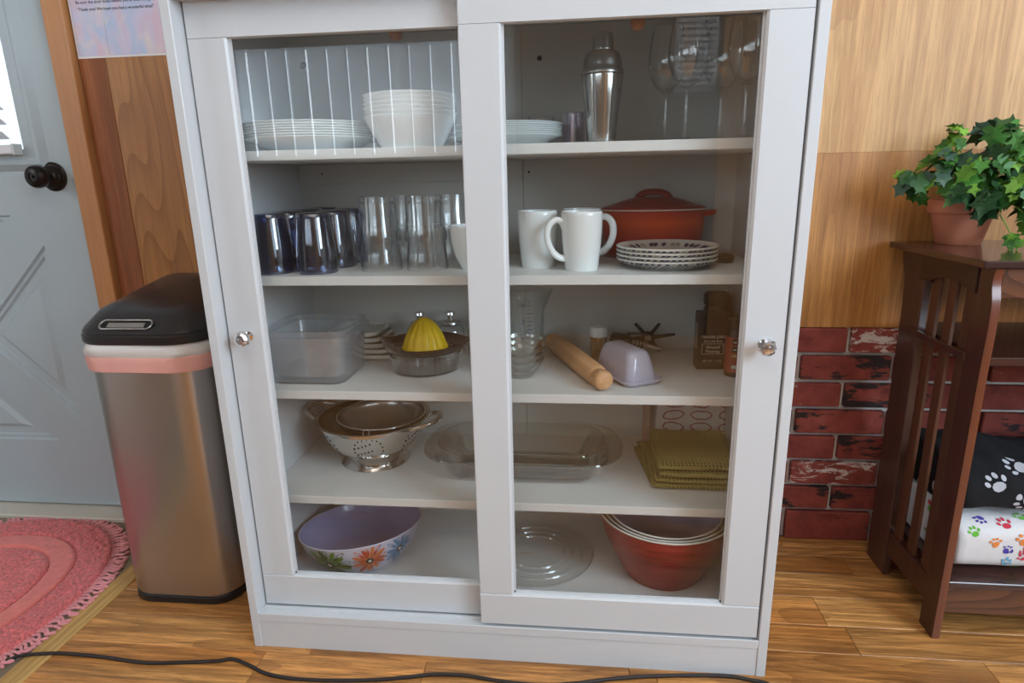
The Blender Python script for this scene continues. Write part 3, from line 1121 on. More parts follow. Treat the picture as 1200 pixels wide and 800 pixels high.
# shaker
sh = thing('cocktail_shaker', 'tall polished steel cocktail shaker with stepped domed cap', 'shaker', (0.690, 0.20, zt))
MB().lathe([(0, 0), (0.0245, 0), (0.0262, 0.003)]+smooth_prof([(0.0265, 0.010), (0.0300, 0.045), (0.0345, 0.085), (0.0370, 0.113), (0.0372, 0.1175)], 4)+[(0.0355, 0.119), (0, 0.119)], 48).build('body', 'steel', sh, 40)
MB().lathe([(0, 0.119), (0.0372, 0.119), (0.0378, 0.1215), (0.0362, 0.126)]+smooth_prof([(0.0345, 0.131), (0.0325, 0.146), (0.0270, 0.155), (0.0205, 0.158)], 4)+[(0.019, 0.1585), (0, 0.1585)], 48).build('shoulder', 'steeldark', sh, 40)
MB().lathe([(0, 0.1585), (0.0192, 0.1585), (0.0196, 0.161), (0.0190, 0.163)]+smooth_prof([(0.0188, 0.165), (0.0180, 0.179), (0.0150, 0.1865), (0.0080, 0.1885), (0, 0.189)], 4), 48).build('cap', 'steeldark', sh, 40)

# wine glasses


def wine_mesh(mb):
    out = [(0, 0), (0.0325, 0), (0.033, 0.001), (0.022, 0.0035), (0.008, 0.007), (0.0042, 0.013), (0.0036, 0.03), (0.0036, 0.075), (0.0042, 0.084)]
    bowl = smooth_prof([(0.006, 0.088), (0.0200, 0.099), (0.0310, 0.120), (0.0345, 0.140), (0.0325, 0.168), (0.0270, 0.198)], 5)
    inn = smooth_prof([(0.0262, 0.198), (0.0316, 0.168), (0.0336, 0.140), (0.0300, 0.121), (0.0190, 0.101), (0.0, 0.092)], 5)
    return mb.lathe(out+bowl+[(0.0266, 0.1986)]+inn, 36)


w0 = None
for i, (x, y, lab) in enumerate(((0.807, 0.235, 'stemmed wine glass, back one of the pair right of the steel shaker'),
                                 (0.832, 0.160, 'stemmed wine glass, front one of the pair right of the steel shaker'),
                                 (0.905, 0.235, 'stemmed wine glass, back one of the rightmost pair on the top shelf'),
                                 (0.928, 0.150, 'stemmed wine glass, front one of the rightmost pair on the top shelf'))):
    if w0 is None:
        w0 = wine_mesh(MB()).build('wine_glass', 'clear', None, 60)
        w0.location = (x, y, zt)
        tag(w0, lab, 'wine glass', 'wine glasses on the top shelf')
    else:
        dup(w0, (x, y, zt), 0, lab)

# ================================================================== SECOND SHELF
z2 = Z['2']
# smoked tumblers, upside down (rim on the shelf)


def smoke_prof():
    h = 0.1115
    o = [(0, h), (0.029, h), (0.0312, h-0.002), (0.0325, h-0.012)]+smooth_prof([(0.0332, h-0.02), (0.0372, h*0.5), (0.0398, 0.02), (0.0395, 0.001)], 3)
    i = [(0.0385, 0), (0.0375, 0.001)]+smooth_prof([(0.0378, 0.02), (0.0352, h*0.5), (0.0312, h-0.022), (0.029, h-0.017)], 3)+[(0, h-0.016)]
    return o+i


s0 = None
spots = [(0.070, 0.132, 'front left'), (0.157, 0.132, 'front right'), (0.068, 0.214, 'second row left'), (0.163, 0.214, 'second row right'),
         (0.075, 0.294, 'third row left'), (0.166, 0.294, 'third row right'), (0.080, 0.369, 'rearmost')]
for i, (x, y, nm) in enumerate(spots):
    lab = 'smoked dark tumbler upside down on the second shelf, %s of its group' % nm
    if s0 is None:
        s0 = thing('smoked_tumbler', lab, 'glass', (x, y, z2), 0, 'smoked tumblers on the second shelf')
        MB().lathe(smoke_prof(), 14).build('glass_body', 'smoke', s0, 50)
        MB().lathe([(0, 0.0965), (0.0295, 0.0965), (0.0290, 0.109), (0, 0.109)], 14).build('thick_base', 'smoke', s0, 40)
    else:
        dup(s0, (x, y, z2), 0.3*i, lab)


def clear_prof():
    h = 0.0850
    o = [(0, h), (0.032, h), (0.0345, h-0.002), (0.0355, h-0.007), (0.0368, h*0.55), (0.0392, 0.022), (0.0402, 0.016), (0.0402, 0.001)]
    i = [(0.0392, 0), (0.0382, 0.001), (0.0378, 0.016), (0.0362, 0.030), (0.0345, h*0.55), (0.0330, h-0.014), (0.0300, h-0.010), (0, h-0.009)]
    return o+i


c0 = None
for i, (x, y, nm) in enumerate(((0.272, 0.165, 'front left'), (0.361, 0.168, 'front right'), (0.306, 0.245, 'rear left'), (0.397, 0.250, 'rear right'))):
    for k in range(2):
        lab = 'clear ribbed tumbler upside down, %s of the %s stacked pair' % (('lower', 'upper')[k], nm)
        zz = z2+k*0.0535
        if c0 is None:
            c0 = MB().lathe(clear_prof(), 36, rad=lambda a, z: (1.0-0.012*abs(math.sin(a*5))) if 0.02 < z < 0.080 else 1.0).build('ribbed_tumbler', 'clear', None, 18)
            c0.location = (x, y, zz)
            tag(c0, lab, 'glass', 'ribbed tumblers on the second shelf')
        else:
            dup(c0, (x, y, zz), 0.2*i, lab)

# white cup behind the stile
o = MB().lathe(smooth_prof([(0, 0.002), (0.022, 0.0), (0.026, 0.003), (0.038, 0.030), (0.0440, 0.060), (0.0448, 0.081)], 4)+smooth_prof([(0.0438, 0.0825), (0.0425, 0.080), (0.0415, 0.060), (0.035, 0.030), (0, 0.006)], 4), 40).build('tea_bowl', 'mug', None, 50)
o.location = (0.4525, 0.170, z2)
tag(o, 'white round tea bowl half hidden by the middle door stile on the second shelf', 'bowl')


# mugs
def make_mug(lab, loc, rz):
    t = thing('mug', lab, 'mug', loc, rz, 'white mugs on the second shelf')
    MB().lathe(smooth_prof([(0, 0.003), (0.026, 0.001), (0.029, 0.0), (0.0305, 0.004), (0.0340, 0.035), (0.0365, 0.070), (0.0375, 0.103)], 4)+smooth_prof([(0.0365, 0.1045), (0.0352, 0.103), (0.0340, 0.070), (0.0310, 0.035), (0.026, 0.009), (0, 0.007)], 4), 44).build('body', 'mug', t, 50)
    pts = smooth_path([(0.0330, 0, 0.078), (0.0385, 0, 0.088), (0.050, 0, 0.091), (0.062, 0, 0.080), (0.0645, 0, 0.060), (0.058, 0, 0.040), (0.046, 0, 0.026), (0.0315, 0, 0.021)], 5)
    MB().tube(pts, 0.0052, 10, flat=1.35).build('handle', 'mug', t, 60)
    return t


mug = make_mug('white mug in front of the others, its handle curling to the left', (0.655, 0.150, z2), math.radians(197))
dup(mug, (0.572, 0.190, z2), math.radians(115), 'white mug at the left of the group, handle turned away')
dup(mug, (0.655, 0.232, z2), math.radians(-22), 'white mug hidden behind the front mug, only its right handle showing')

# casserole
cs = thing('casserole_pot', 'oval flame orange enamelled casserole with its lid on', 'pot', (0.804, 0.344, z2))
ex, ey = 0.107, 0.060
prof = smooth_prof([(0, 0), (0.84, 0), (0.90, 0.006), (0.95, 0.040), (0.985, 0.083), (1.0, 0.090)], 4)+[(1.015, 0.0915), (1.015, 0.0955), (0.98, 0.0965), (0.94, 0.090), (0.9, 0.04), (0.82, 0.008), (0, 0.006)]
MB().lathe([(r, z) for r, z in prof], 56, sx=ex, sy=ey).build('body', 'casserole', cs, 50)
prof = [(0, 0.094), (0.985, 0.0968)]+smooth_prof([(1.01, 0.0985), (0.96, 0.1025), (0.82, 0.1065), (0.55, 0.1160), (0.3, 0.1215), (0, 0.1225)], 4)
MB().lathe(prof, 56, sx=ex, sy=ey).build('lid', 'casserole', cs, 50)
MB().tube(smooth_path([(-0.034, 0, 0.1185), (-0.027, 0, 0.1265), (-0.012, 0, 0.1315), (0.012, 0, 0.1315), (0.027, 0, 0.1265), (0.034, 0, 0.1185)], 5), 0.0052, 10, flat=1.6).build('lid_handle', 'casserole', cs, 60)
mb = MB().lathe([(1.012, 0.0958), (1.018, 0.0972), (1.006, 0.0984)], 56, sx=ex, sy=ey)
mb.build('pale_rim', 'cream', cs, 60)
for sgn in (1, -1):
    MB().tube(smooth_path([(sgn*(ex-0.006), -0.022, 0.088), (sgn*(ex+0.010), -0.017, 0.089), (sgn*(ex+0.016), 0, 0.0895), (sgn*(ex+0.010), 0.017, 0.089), (sgn*(ex-0.006), 0.022, 0.088)], 5), 0.0046, 8, flat=1.5).build('side_handle', 'casserole', cs, 60)

# patterned plates
n = 4
R0 = 0.0930


def pat_prof(R, h):
    return [(0, 0), (R*0.66, 0), (R*0.70, 0.001), (R*0.97, h*0.75), (R, h), (R-0.0018, h+0.0018), (R*0.93, h*0.82), (R*0.72, 0.0045), (0, 0.0036)]


def flower_surf(R, h):
    # inside wall of the plate: u angle, v 0..1 from floor to rim
    def f(u, v):
        r = R*(0.72+0.21*v)
        z = 0.0045+(h*0.82-0.0045)*v
        return (r*math.cos(u), r*math.sin(u), z), Vector((-0.5*math.cos(u), -0.5*math.sin(u), 0.86))
    return f


def outer_surf(R, h):
    def f(u, v):
        if v < 0.8:
            q = v/0.8
            r, z = R*(0.70+0.27*q), 0.001+(h*0.75-0.001)*q
        else:
            q = (v-0.8)/0.2
            r, z = R*(0.97+0.03*q), h*(0.75+0.25*q)
        return (r*math.cos(u), r*math.sin(u), z), Vector((0.6*math.cos(u), 0.6*math.sin(u), -0.8))
    return f


def ellipse(cu, cv, a, b, rot=0, m=10):
    return [(cu+a*math.cos(t)*math.cos(rot)-b*math.sin(t)*math.sin(rot), cv+a*math.cos(t)*math.sin(rot)+b*math.sin(t)*math.cos(rot)) for t in [2*PI*k/m for k in range(m)]]


pp0 = None
rng = random.Random(5)
for i in range(n):
    lab = 'navy dashed plate, %s in the stack before the orange casserole' % ordinal(i, n)
    loc = (0.813, 0.188, z2+i*0.0075)
    if pp0 is None:
        pp0 = thing('patterned_plate', lab, 'plate', loc, 0, 'patterned plates on the second shelf')
        h = 0.0165
        MB().lathe(pat_prof(R0, h), 48).build('plate_body', 'cream', pp0, 50)
        mb = MB()
        fi, fo = flower_surf(R0, h), outer_surf(R0, h)
        for k in range(34):
            u = 2*PI*k/34+rng.uniform(-0.04, 0.04)
            mb.use('navy' if rng.random() < 0.75 else 'greyprint')
            mb.decal(fi, ellipse(u, 0.5, 0.062, 0.34, rng.uniform(-0.1, 0.1), 8), 0.0009, 2)
        for k in range(52):
            u = 2*PI*k/52+rng.uniform(-0.02, 0.02)
            for v in (0.30, 0.52, 0.72, 0.90):
                mb.use('navy' if rng.random() < 0.72 else 'greyprint')
                mb.decal(fo, ellipse(u+v*0.27, v, 0.047, 0.075, rng.uniform(-0.4, 0.4), 7), 0.0010)
        mb.build('leaf_dashes', None, pp0)
    else:
        dup(pp0, loc, 0.5*i, lab)
o = MB().lathe([(0, 0), (0.019, 0), (0.020, 0.004), (0.020, 0.012), (0.016, 0.016), (0.006, 0.018), (0, 0.018)], 24).build('black_stopper', 'black', None, 40)
o.location = (0.9290, 0.238, z2)
tag(o, 'small round black stopper lying right of the patterned plates', 'stopper')

# ================================================================== THIRD SHELF
z3 = Z['3']


def tub_mesh(mb, hx, hy, h, r=0.03, wall=0.0012):
    def ring(ix, z, rr):
        return [(x, y, z) for x, y in rrect(hx-ix, hy-ix, rr, 6)]
    out = [ring(0.016, 0, r*0.7), ring(0.011, 0.003, r*0.8), ring(0.004, h-0.020, r), ring(0.002, h-0.012, r), ring(-0.004, h-0.011, r), ring(-0.004, h, r), ring(0.000, h+0.0006, r),
           ring(0.0035, h-0.001, r), ring(0.0055, h-0.02, r), ring(0.0125, 0.005, r*0.8), ring(0.0175, 0.0042, r*0.7)]
    mb.rings(out, True, True, True)
    return mb


tb = None
for i in range(2):
    lab = ('clear frosted plastic food tub, outer one of the nested pair', 'clear frosted plastic food tub nested inside the other')[i]
    loc = (0.118, 0.186, z3+0.012*i)
    if tb is None:
        tb = tub_mesh(MB(), 0.085, 0.085, 0.098).build('food_tub', 'tub', None, 40)
        tb.location = loc
        tag(tb, lab, 'container', 'plastic tubs on the third shelf')
    else:
        dup(tb, loc, 0, lab).scale = (0.945, 0.945, 1.0)
# tilted stack of white lids
ld = None
n = 5
for i in range(n):
    lab = 'white square plastic lid, %s in the leaning stack beside the clear tub' % ordinal(i, n)
    loc = (0.186-0.009*i, 0.337+0.0008*i, z3+0.0003+i*0.0125)
    if ld is None:
        mb = MB()
        R = []
        for d, z in ((0.010, 0.0), (0.002, 0.003), (0.0, 0.006), (0.0, 0.0125), (0.002, 0.0132), (0.003, 0.0125), (0.004, 0.006), (0.012, 0.004)):
            R.append([(x, y, z) for x, y in rrect(0.058-d, 0.058-d, 0.022, 6)])
        mb.rings(R, True, True, True)
        ld = mb.build('square_lid', 'cream', None, 40)
        ld.location = loc
        tag(ld, lab, 'lid', 'white lids on the third shelf')
    else:
        dup(ld, loc, 0.0, lab)

# juicer
jc = thing('citrus_juicer', 'citrus juicer with clear bowl, dark spouted tray and yellow fluted cone', 'juicer', (0.330, 0.232, z3), math.radians(4))
MB().lathe([(0, 0), (0.066, 0), (0.070, 0.003), (0.0765, 0.036), (0.0775, 0.037), (0.0745, 0.036), (0.0675, 0.006), (0, 0.004)], 48).build('clear_bowl', 'thickclear', jc, 40)


def spout(a, z):
    a = (a+PI) % (2*PI)-PI
    return 1+0.16*math.exp(-(a/0.33)**2)+0.10*math.exp(-((abs(a)-PI)/0.28)**2)


def juz(p):
    a = math.atan2(p.y, p.x)
    r = math.hypot(p.x, p.y)
    k = max(0, (r-0.055)/0.03)
    return p.z+k*0.008*math.exp(-((abs(a)-PI)/0.28)**2)+k*0.004*math.exp(-(a/0.33)**2)


MB().lathe([(0, 0.041), (0.060, 0.041), (0.074, 0.044), (0.083, 0.056), (0.085, 0.060), (0.0835, 0.0605), (0.073, 0.048), (0.06, 0.0455), (0, 0.045)], 64, rad=lambda a, z: spout(a, z) if z > 0.043 else 1, zfun=juz).build('dark_tray', 'smokeplastic', jc, 40)
prof = [(0, 0.045), (0.047, 0.045), (0.049, 0.048)]+smooth_prof([(0.044, 0.051), (0.037, 0.072), (0.024, 0.095), (0.008, 0.109), (0, 0.110)], 5)
MB().lathe(prof, 72, rad=lambda a, z: 1+0.075*abs(math.cos(a*7)) if z > 0.05 else 1).build('reamer_cone', 'yellow', jc, 25)
mb = MB()
for k in range(18):
    a = 2*PI*k/18
    mb.lathe([(0, 0.0459), (0.0022, 0.0459), (0, 0.0462)], 6, c=(0.056*math.cos(a), 0.056*math.sin(a), 0), sx=1.8)
mb.build('strainer_holes', 'cream', jc)

# stoppered jars
j0 = None
for i, (x, y, nm) in enumerate(((0.292, 0.345, 'left'), (0.362, 0.350, 'middle'), (0.432, 0.350, 'right'))):
    lab = 'small glass jar with glass stopper behind the juicer, %s of three' % nm
    if j0 is None:
        j0 = thing('stoppered_jar', lab, 'jar', (x, y, z3), 0, 'stoppered jars on the third shelf')
        MB().lathe(smooth_prof([(0, 0), (0.029, 0.0), (0.0315, 0.004), (0.032, 0.03), (0.0315, 0.052), (0.027, 0.064), (0.021, 0.070)], 4)+smooth_prof([(0.019, 0.070), (0.025, 0.062), (0.0292, 0.05), (0.0295, 0.01), (0, 0.005)], 4), 36).build('glass_body', 'clear', j0, 50)
        MB().lathe([(0, 0.066), (0.0185, 0.066), (0.0225, 0.0715), (0.0215, 0.0755), (0.010, 0.078), (0, 0.078)], 28).build('metal_collar', 'steeldark', j0, 40)
        MB().lathe([(0, 0.078), (0.007, 0.078), (0.006, 0.084), (0.0075, 0.088), (0.0125, 0.0915), (0.0115, 0.0965), (0.005, 0.099), (0, 0.099)], 20).build('stopper_knob', 'chrome', j0, 40)
    else:
        dup(j0, (x, y, z3), 0, lab)

# nested glass prep bowls
g0 = None
n = 4
for i in range(n):
    lab = 'clear glass prep bowl, %s in the nested stack left of the rolling pin' % ordinal(i, n)
    loc = (0.536, 0.192, z3+i*0.0135)
    if g0 is None:
        g0 = MB().lathe(smooth_prof([(0, 0), (0.022, 0), (0.026, 0.002), (0.037, 0.015), (0.0445, 0.029), (0.046, 0.034)], 4)+[(0.0472, 0.0362), (0.046, 0.0376), (0.0442, 0.037)]+smooth_prof([(0.043, 0.030), (0.035, 0.016), (0.025, 0.005), (0, 0.004)], 3), 40).build('prep_bowl', 'thickclear', None, 50)
        g0.location = loc
        tag(g0, lab, 'bowl', 'glass prep bowls on the third shelf')
    else:
        dup(g0, loc, 0, lab)

# measuring beaker
jg = thing('measuring_beaker', 'tall clear measuring beaker with blue scale marks, behind the prep bowls', 'beaker', (0.537, 0.300, z3))


def bk_sp(a, z):
    a = (a+PI) % (2*PI)-PI
    k = max(0, (z-0.115)/0.042)
    return 1+0.42*k*k*math.exp(-((a+0.1)/0.30)**2)


MB().lathe([(0, 0), (0.034, 0), (0.0375, 0.003), (0.0385, 0.05), (0.0405, 0.11), (0.043, 0.156), (0.0425, 0.158), (0.0410, 0.156), (0.0385, 0.11), (0.0362, 0.006), (0, 0.004)], 40, rad=bk_sp).build('beaker_body', 'frost', jg, 40)
mb = MB()


def bsurf(u, v):
    r = 0.0380+0.030*v
    return (r*math.cos(u), r*math.sin(u), v), Vector((math.cos(u), math.sin(u), 0))


for k in range(13):
    z = 0.035+k*0.0085
    u0 = -PI/2+0.15
    wdt = 0.30 if k % 2 else 0.18
    mb.decal(bsurf, [(u0, z), (u0+wdt, z), (u0+wdt, z+0.0011), (u0, z+0.0011)], 0.0006)
mb.build('scale_marks', 'navy', jg)
mb = MB()
for k, tx in enumerate(('8', '12', '16')):
    z = 0.055+k*0.036
    mb.text(tx, 0.012, Matrix.Translation((-0.004, -0.0435, z)) @ Matrix.Rotation(PI/2, 4, 'X'))
tag(mb.build('scale_numerals', 'navy', jg), kind='stuff')

# rolling pin
a, b = Vector((0.590, 0.392, z3+0.0215)), Vector((0.700, 0.092, z3+0.0215))
rp = thing('rolling_pin', 'wooden rolling pin lying across the third shelf', 'rolling pin', tuple((a+b)/2), math.atan2((b-a).y, (b-a).x))
ln = (b-a).length
rot = Matrix.Rotation(PI/2, 4, 'Y')
MB().lathe([(0, -ln*0.5+0.040), (0.018, -ln*0.5+0.040), (0.0205, -ln*0.5+0.044), (0.0212, 0), (0.0205, ln*0.5-0.044), (0.018, ln*0.5-0.040), (0, ln*0.5-0.040)], 32, mtx=rot).build('barrel', 'beech', rp, 40)
for sgn in (1, -1):
    MB().lathe(smooth_prof([(0, sgn*(ln*0.5-0.0401)), (0.0155, sgn*(ln*0.5-0.0401)), (0.0150, sgn*(ln*0.5-0.034)), (0.0185, sgn*(ln*0.5-0.018)), (0.0175, sgn*(ln*0.5-0.006)), (0.010, sgn*(ln*0.5-0.0003)), (0, sgn*ln*0.5)], 4), 28, mtx=rot).build('handle', 'beech', rp, 50)

# toothpick jar
tj = thing('toothpick_jar', 'small jar of wooden toothpicks with a white cap, beside the rolling pin', 'jar', (0.6930, 0.300, z3))
MB().lathe([(0, 0), (0.017, 0), (0.0178, 0.002), (0.0178, 0.056), (0.0165, 0.056), (0.0165, 0.003), (0, 0.003)], 28).build('clear_tube', 'clear', tj, 40)
MB().lathe([(0, 0.0555), (0.0190, 0.0555), (0.0195, 0.058), (0.0193, 0.070), (0.0165, 0.0765), (0, 0.0775)], 28).build('white_cap', 'cap_white', tj, 35)
mb = MB()
rng = random.Random(2)
for k in range(42):
    a1, a2 = rng.uniform(0, 2*PI), rng.uniform(0, 2*PI)
    r1, r2 = 0.0150*math.sqrt(rng.random()), 0.0150*math.sqrt(rng.random())
    mb.tube([(r1*math.cos(a1), r1*math.sin(a1), 0.004), (r2*math.cos(a2), r2*math.sin(a2), 0.054)], 0.0010, 5)
tag(mb.build('toothpicks', 'tooth', tj), kind='stuff')

# bottle opener / stopper tool
ct = thing('wine_tool', 'black wine opener with ribbed steel neck and pointed tip behind the butter dish', 'opener', (0.750, 0.334, z3), math.radians(-14))
MB().box(-0.030, -0.016, 0.0, 0.018, 0.016, 0.046, 0.006, seg=2).box(-0.028, -0.012, 0.046, 0.012, 0.012, 0.0500, 0.0015).build('black_body', 'black', ct, 40)
mb = MB()
rotx = Matrix.Translation((0.018, 0, 0.034)) @ Matrix.Rotation(PI/2+0.18, 4, 'Y')
prof = [(0, 0), (0.0105, 0)]
for k in range(4):
    z = 0.003+k*0.0075
    prof += [(0.0062, z), (0.0062, z+0.003), (0.0105-k*0.001, z+0.0035), (0.0105-k*0.001, z+0.007)]
prof += [(0.0055, 0.034), (0.0050, 0.050), (0.0025, 0.064), (0, 0.072)]
mb.lathe(prof, 20, mtx=rotx)
mb.build('ribbed_neck', 'steeldark', ct, 40)
for k in range(3):
    z = 0.0065+k*0.0075
    MB().lathe([(0.0085, z), (0.0112-k*0.0008, z), (0.0112-k*0.0008, z+0.0032), (0.0085, z+0.0032)], 20, mtx=rotx).build('rubber_ring', 'black', ct, 40)
MB().tube([(0.005, 0.004, 0.052), (0.03, 0.006, 0.0525), (0.052, 0.006, 0.0505)], [0.003, 0.0032, 0.002], 8).build('thin_lever', 'cork', ct, 40)

# star trivet
mxt = Matrix.Rotation(math.radians(52), 4, 'X')
st = thing('star_trivet', 'black six-armed iron star leaning at the back of the third shelf', 'trivet', (0.806, 0.374, z3+0.033))
mb = MB()
ring = [mxt @ Vector((0.0115*math.cos(2*PI*k/24), 0.0115*math.sin(2*PI*k/24), 0)) for k in range(24)]
mb.tube(ring, 0.0042, 8, closed=True)
mb.build('centre_ring', 'blackmatt', st, 60)
for k, (ang, ln_) in enumerate(((8, 0.060), (52, 0.044), (128, 0.044), (184, 0.058), (232, 0.040), (308, 0.040))):
    a = math.radians(ang)
    p0 = mxt @ Vector((0.011*math.cos(a), 0.011*math.sin(a), 0))
    p1 = mxt @ Vector((ln_*math.cos(a), ln_*math.sin(a), 0))
    MB().tube([p0, p0.lerp(p1, 0.5), p1], [0.0044, 0.0040, 0.0034], 8).build('arm', 'blackmatt', st, 60)

# butter dish
bd = thing('butter_dish', 'lilac ceramic butter dish with domed lid beside the rolling pin', 'butter dish', (0.743, 0.196, z3), math.radians(-62))
mb = MB()
R = []
for d, z in ((0.012, 0), (0.006, 0.002), (0.0, 0.008), (-0.001, 0.0105), (0.001, 0.0115), (0.004, 0.009), (0.012, 0.006)):
    R.append([(x, y, z) for x, y in rrect(0.076-d, 0.043-d, 0.020-max(0, d), 6)])
mb.rings(R, True, True, True)
mb.build('base_tray', 'lilac', bd, 50)
mb = MB()
R = []
for dx, dy, z, r in ((0.010, 0.009, 0.0065, 0.016), (0.010, 0.009, 0.012, 0.016), (0.016, 0.013, 0.035, 0.016), (0.021, 0.017, 0.052, 0.016), (0.026, 0.022, 0.060, 0.014), (0.034, 0.029, 0.0635, 0.010), (0.05, 0.036, 0.0645, 0.004)):
    R.append([(x, y, z) for x, y in rrect(0.076-dx, 0.043-dy, min(r, 0.042-dy), 6)])
mb.rings(R, True, True, True)
mb.build('lid', 'lilac', bd, 60)

# carton
cb = thing('spice_carton', 'dark brown carton with white lettering at the right end of the third shelf', 'carton', (0.920, 0.262, z3), math.radians(3))
MB().box(-0.030, -0.017, 0, 0.030, 0.017, 0.117, 0.0012).build('box', 'box', cb)
mb = MB()
fr = lambda x, z: Matrix.Translation((x, -0.01745, z)) @ Matrix.Rotation(PI/2, 4, 'X')
mb.text('TRADER JOE\'S', 0.0074, fr(0.0, 0.066), bold=0.0002)
mb.text('Everyday Best', 0.0064, fr(0.0, 0.0575), bold=0.0001)
mb.text('Ground', 0.0086, fr(0.0, 0.0445), bold=0.0002)
mb.text('Nutmeg', 0.0086, fr(0.0, 0.0355), bold=0.0002)
mb.text('NET WT  1.9 OZ', 0.0052, fr(0.0, 0.0165), bold=0.0001)
mb.box(-0.022, -0.0176, 0.0325, 0.022, -0.0171, 0.0333).box(-0.022, -0.0176, 0.0535, 0.022, -0.0171, 0.0543)
mb.box(-0.022, -0.0176, 0.0325, -0.0212, -0.0171, 0.0543).box(0.0212, -0.0176, 0.0325, 0.022, -0.0171, 0.0543)
mb.build('lettering', 'whiteink', cb)
MB().box(-0.0206, -0.01735, 0.0338, 0.0206, -0.01705, 0.0530).build('black_name_panel', 'dark_gap', cb)
MB().box(-0.0304, -0.010, 0.040, -0.0301, 0.012, 0.095).build('side_label', 'boxside', cb)
# spice jars
sj = thing('spice_jar', 'tall spice jar with red label at the far right of the third shelf', 'jar', (0.9585, 0.212, z3))
MB().lathe([(0, 0), (0.0195, 0), (0.0205, 0.002), (0.0205, 0.085), (0.016, 0.094), (0, 0.094)], 28).build('glass_body', 'box', sj, 40)
MB().lathe([(0.0207, 0.010), (0.0209, 0.010), (0.0209, 0.080), (0.0207, 0.080)], 28).build('red_label', 'spicered', sj, 40)
MB().lathe([(0, 0.094), (0.0195, 0.094), (0.020, 0.096), (0.020, 0.114), (0.018, 0.116), (0, 0.116)], 28).build('dark_lid', 'black', sj, 35)
mb = MB()
rng = random.Random(8)
for z, hh, mt_, w_ in ((0.066, 0.012, 'darkprint', 0.010), (0.052, 0.010, 'darkprint', 0.010), (0.040, 0.009, 'peg', 0.010), (0.018, 0.007, 'whiteink', 0.009)):
    mb.use(mt_).box(-0.003-w_, -0.0216, z, -0.003, -0.0180, z+hh, 0.0006)
    mb.use('whiteink').box(-0.011, -0.0219, z+hh*0.35, -0.005, -0.0216, z+hh*0.55)
tag(mb.build('label_print', None, sj), kind='stuff')
for i, (x, y, h, lab) in enumerate(((0.943, 0.335, 0.142, 'dark lidded glass jar behind the brown carton'), (0.955, 0.383, 0.125, 'shorter dark lidded jar in the back right corner of the third shelf'))):
    t = thing('lidded_jar', lab, 'jar', (x, y, z3), 0, 'dark lidded jars on the third shelf')
    r = 0.0265 if i == 0 else 0.022
    MB().lathe([(0, 0), (r-0.002, 0), (r, 0.002), (r, h-0.035), (r-0.005, h-0.024), (0, h-0.024)], 28).build('body', 'box', t, 40)
    MB().lathe([(0, h-0.024), (r, h-0.024), (r+0.001, h-0.021), (r+0.001, h-0.004), (r-0.002, h), (0, h)], 28).build('lid', 'black', t, 35)

# ================================================================== FOURTH SHELF
z4 = Z['4']
cd = thing('colander', 'steel colander with two loop handles on a flared foot', 'colander', (0.194, 0.262, z4))
bo = smooth_prof([(0.050, 0.0215), (0.077, 0.031), (0.102, 0.058), (0.1165, 0.091), (0.119, 0.1015)], 5)
bi = smooth_prof([(0.1175, 0.1025), (0.115, 0.091), (0.100, 0.059), (0.075, 0.033), (0, 0.024)], 5)
mb = MB().use('steel').lathe([(0, 0.0215)]+bo+[(0.127, 0.1045), (0.1275, 0.106), (0.126, 0.1065), (0.118, 0.1045)], 56)
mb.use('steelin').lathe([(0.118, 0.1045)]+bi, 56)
mb.build('bowl', None, cd, 40)
MB().lathe(smooth_prof([(0.052, 0.0245), (0.055, 0.021), (0.067, 0.010), (0.0745, 0.002), (0.0765, 0.0)], 4)+[(0.0755, 0.0), (0.065, 0.009), (0.05, 0.022)], 48).build('foot', 'steel', cd, 40)


def csurf(u, v):
    # v: 0..1 along outer wall
    pts = bo
    k = v*(len(pts)-1)
    i = min(int(k), len(pts)-2)
    t = k-i
    r = pts[i][0]*(1-t)+pts[i+1][0]*t
    z = pts[i][1]*(1-t)+pts[i+1][1]*t
    dr, dz = pts[i+1][0]-pts[i][0], pts[i+1][1]-pts[i][1]
    n_ = Vector((dz*math.cos(u), dz*math.sin(u), -dr)).normalized()
    return (r*math.cos(u), r*math.sin(u), z), n_


mb = MB()


def hole(u, v, rr=0.0019):
    p, n_ = csurf(u, v)
    r = math.hypot(p[0], p[1])
    mb.decal(csurf, ellipse(u, v, rr/r, rr/0.105, 0, 7), 0.0004)


for kk in range(6):
    uc = -PI/2+0.20+kk*2*PI/6
    for k in range(20):
        a = 2*PI*k/20
        hole(uc+0.29*math.cos(a), 0.50+0.27*math.sin(a))
    for i in range(-2, 3):
        for j in range(3):
            hole(uc-0.08+0.075*i+(0.03 if j % 2 else 0)-0.03, 0.36+0.13*j+0.02*i)
tag(mb.build('drain_holes', 'holes', cd), kind='stuff')
for ang in (168, -10):
    a = math.radians(ang)
    e = Matrix.Rotation(a, 4, 'Z')
    pts = smooth_path([e @ Vector(p) for p in ((0.112, -0.045, 0.096), (0.128, -0.043, 0.103), (0.150, -0.030, 0.108), (0.160, 0, 0.110), (0.150, 0.030, 0.108), (0.128, 0.043, 0.103), (0.112, 0.045, 0.096))], 6)
    MB().tube(pts, 0.0054, 10).build('loop_handle', 'steel', cd, 60)
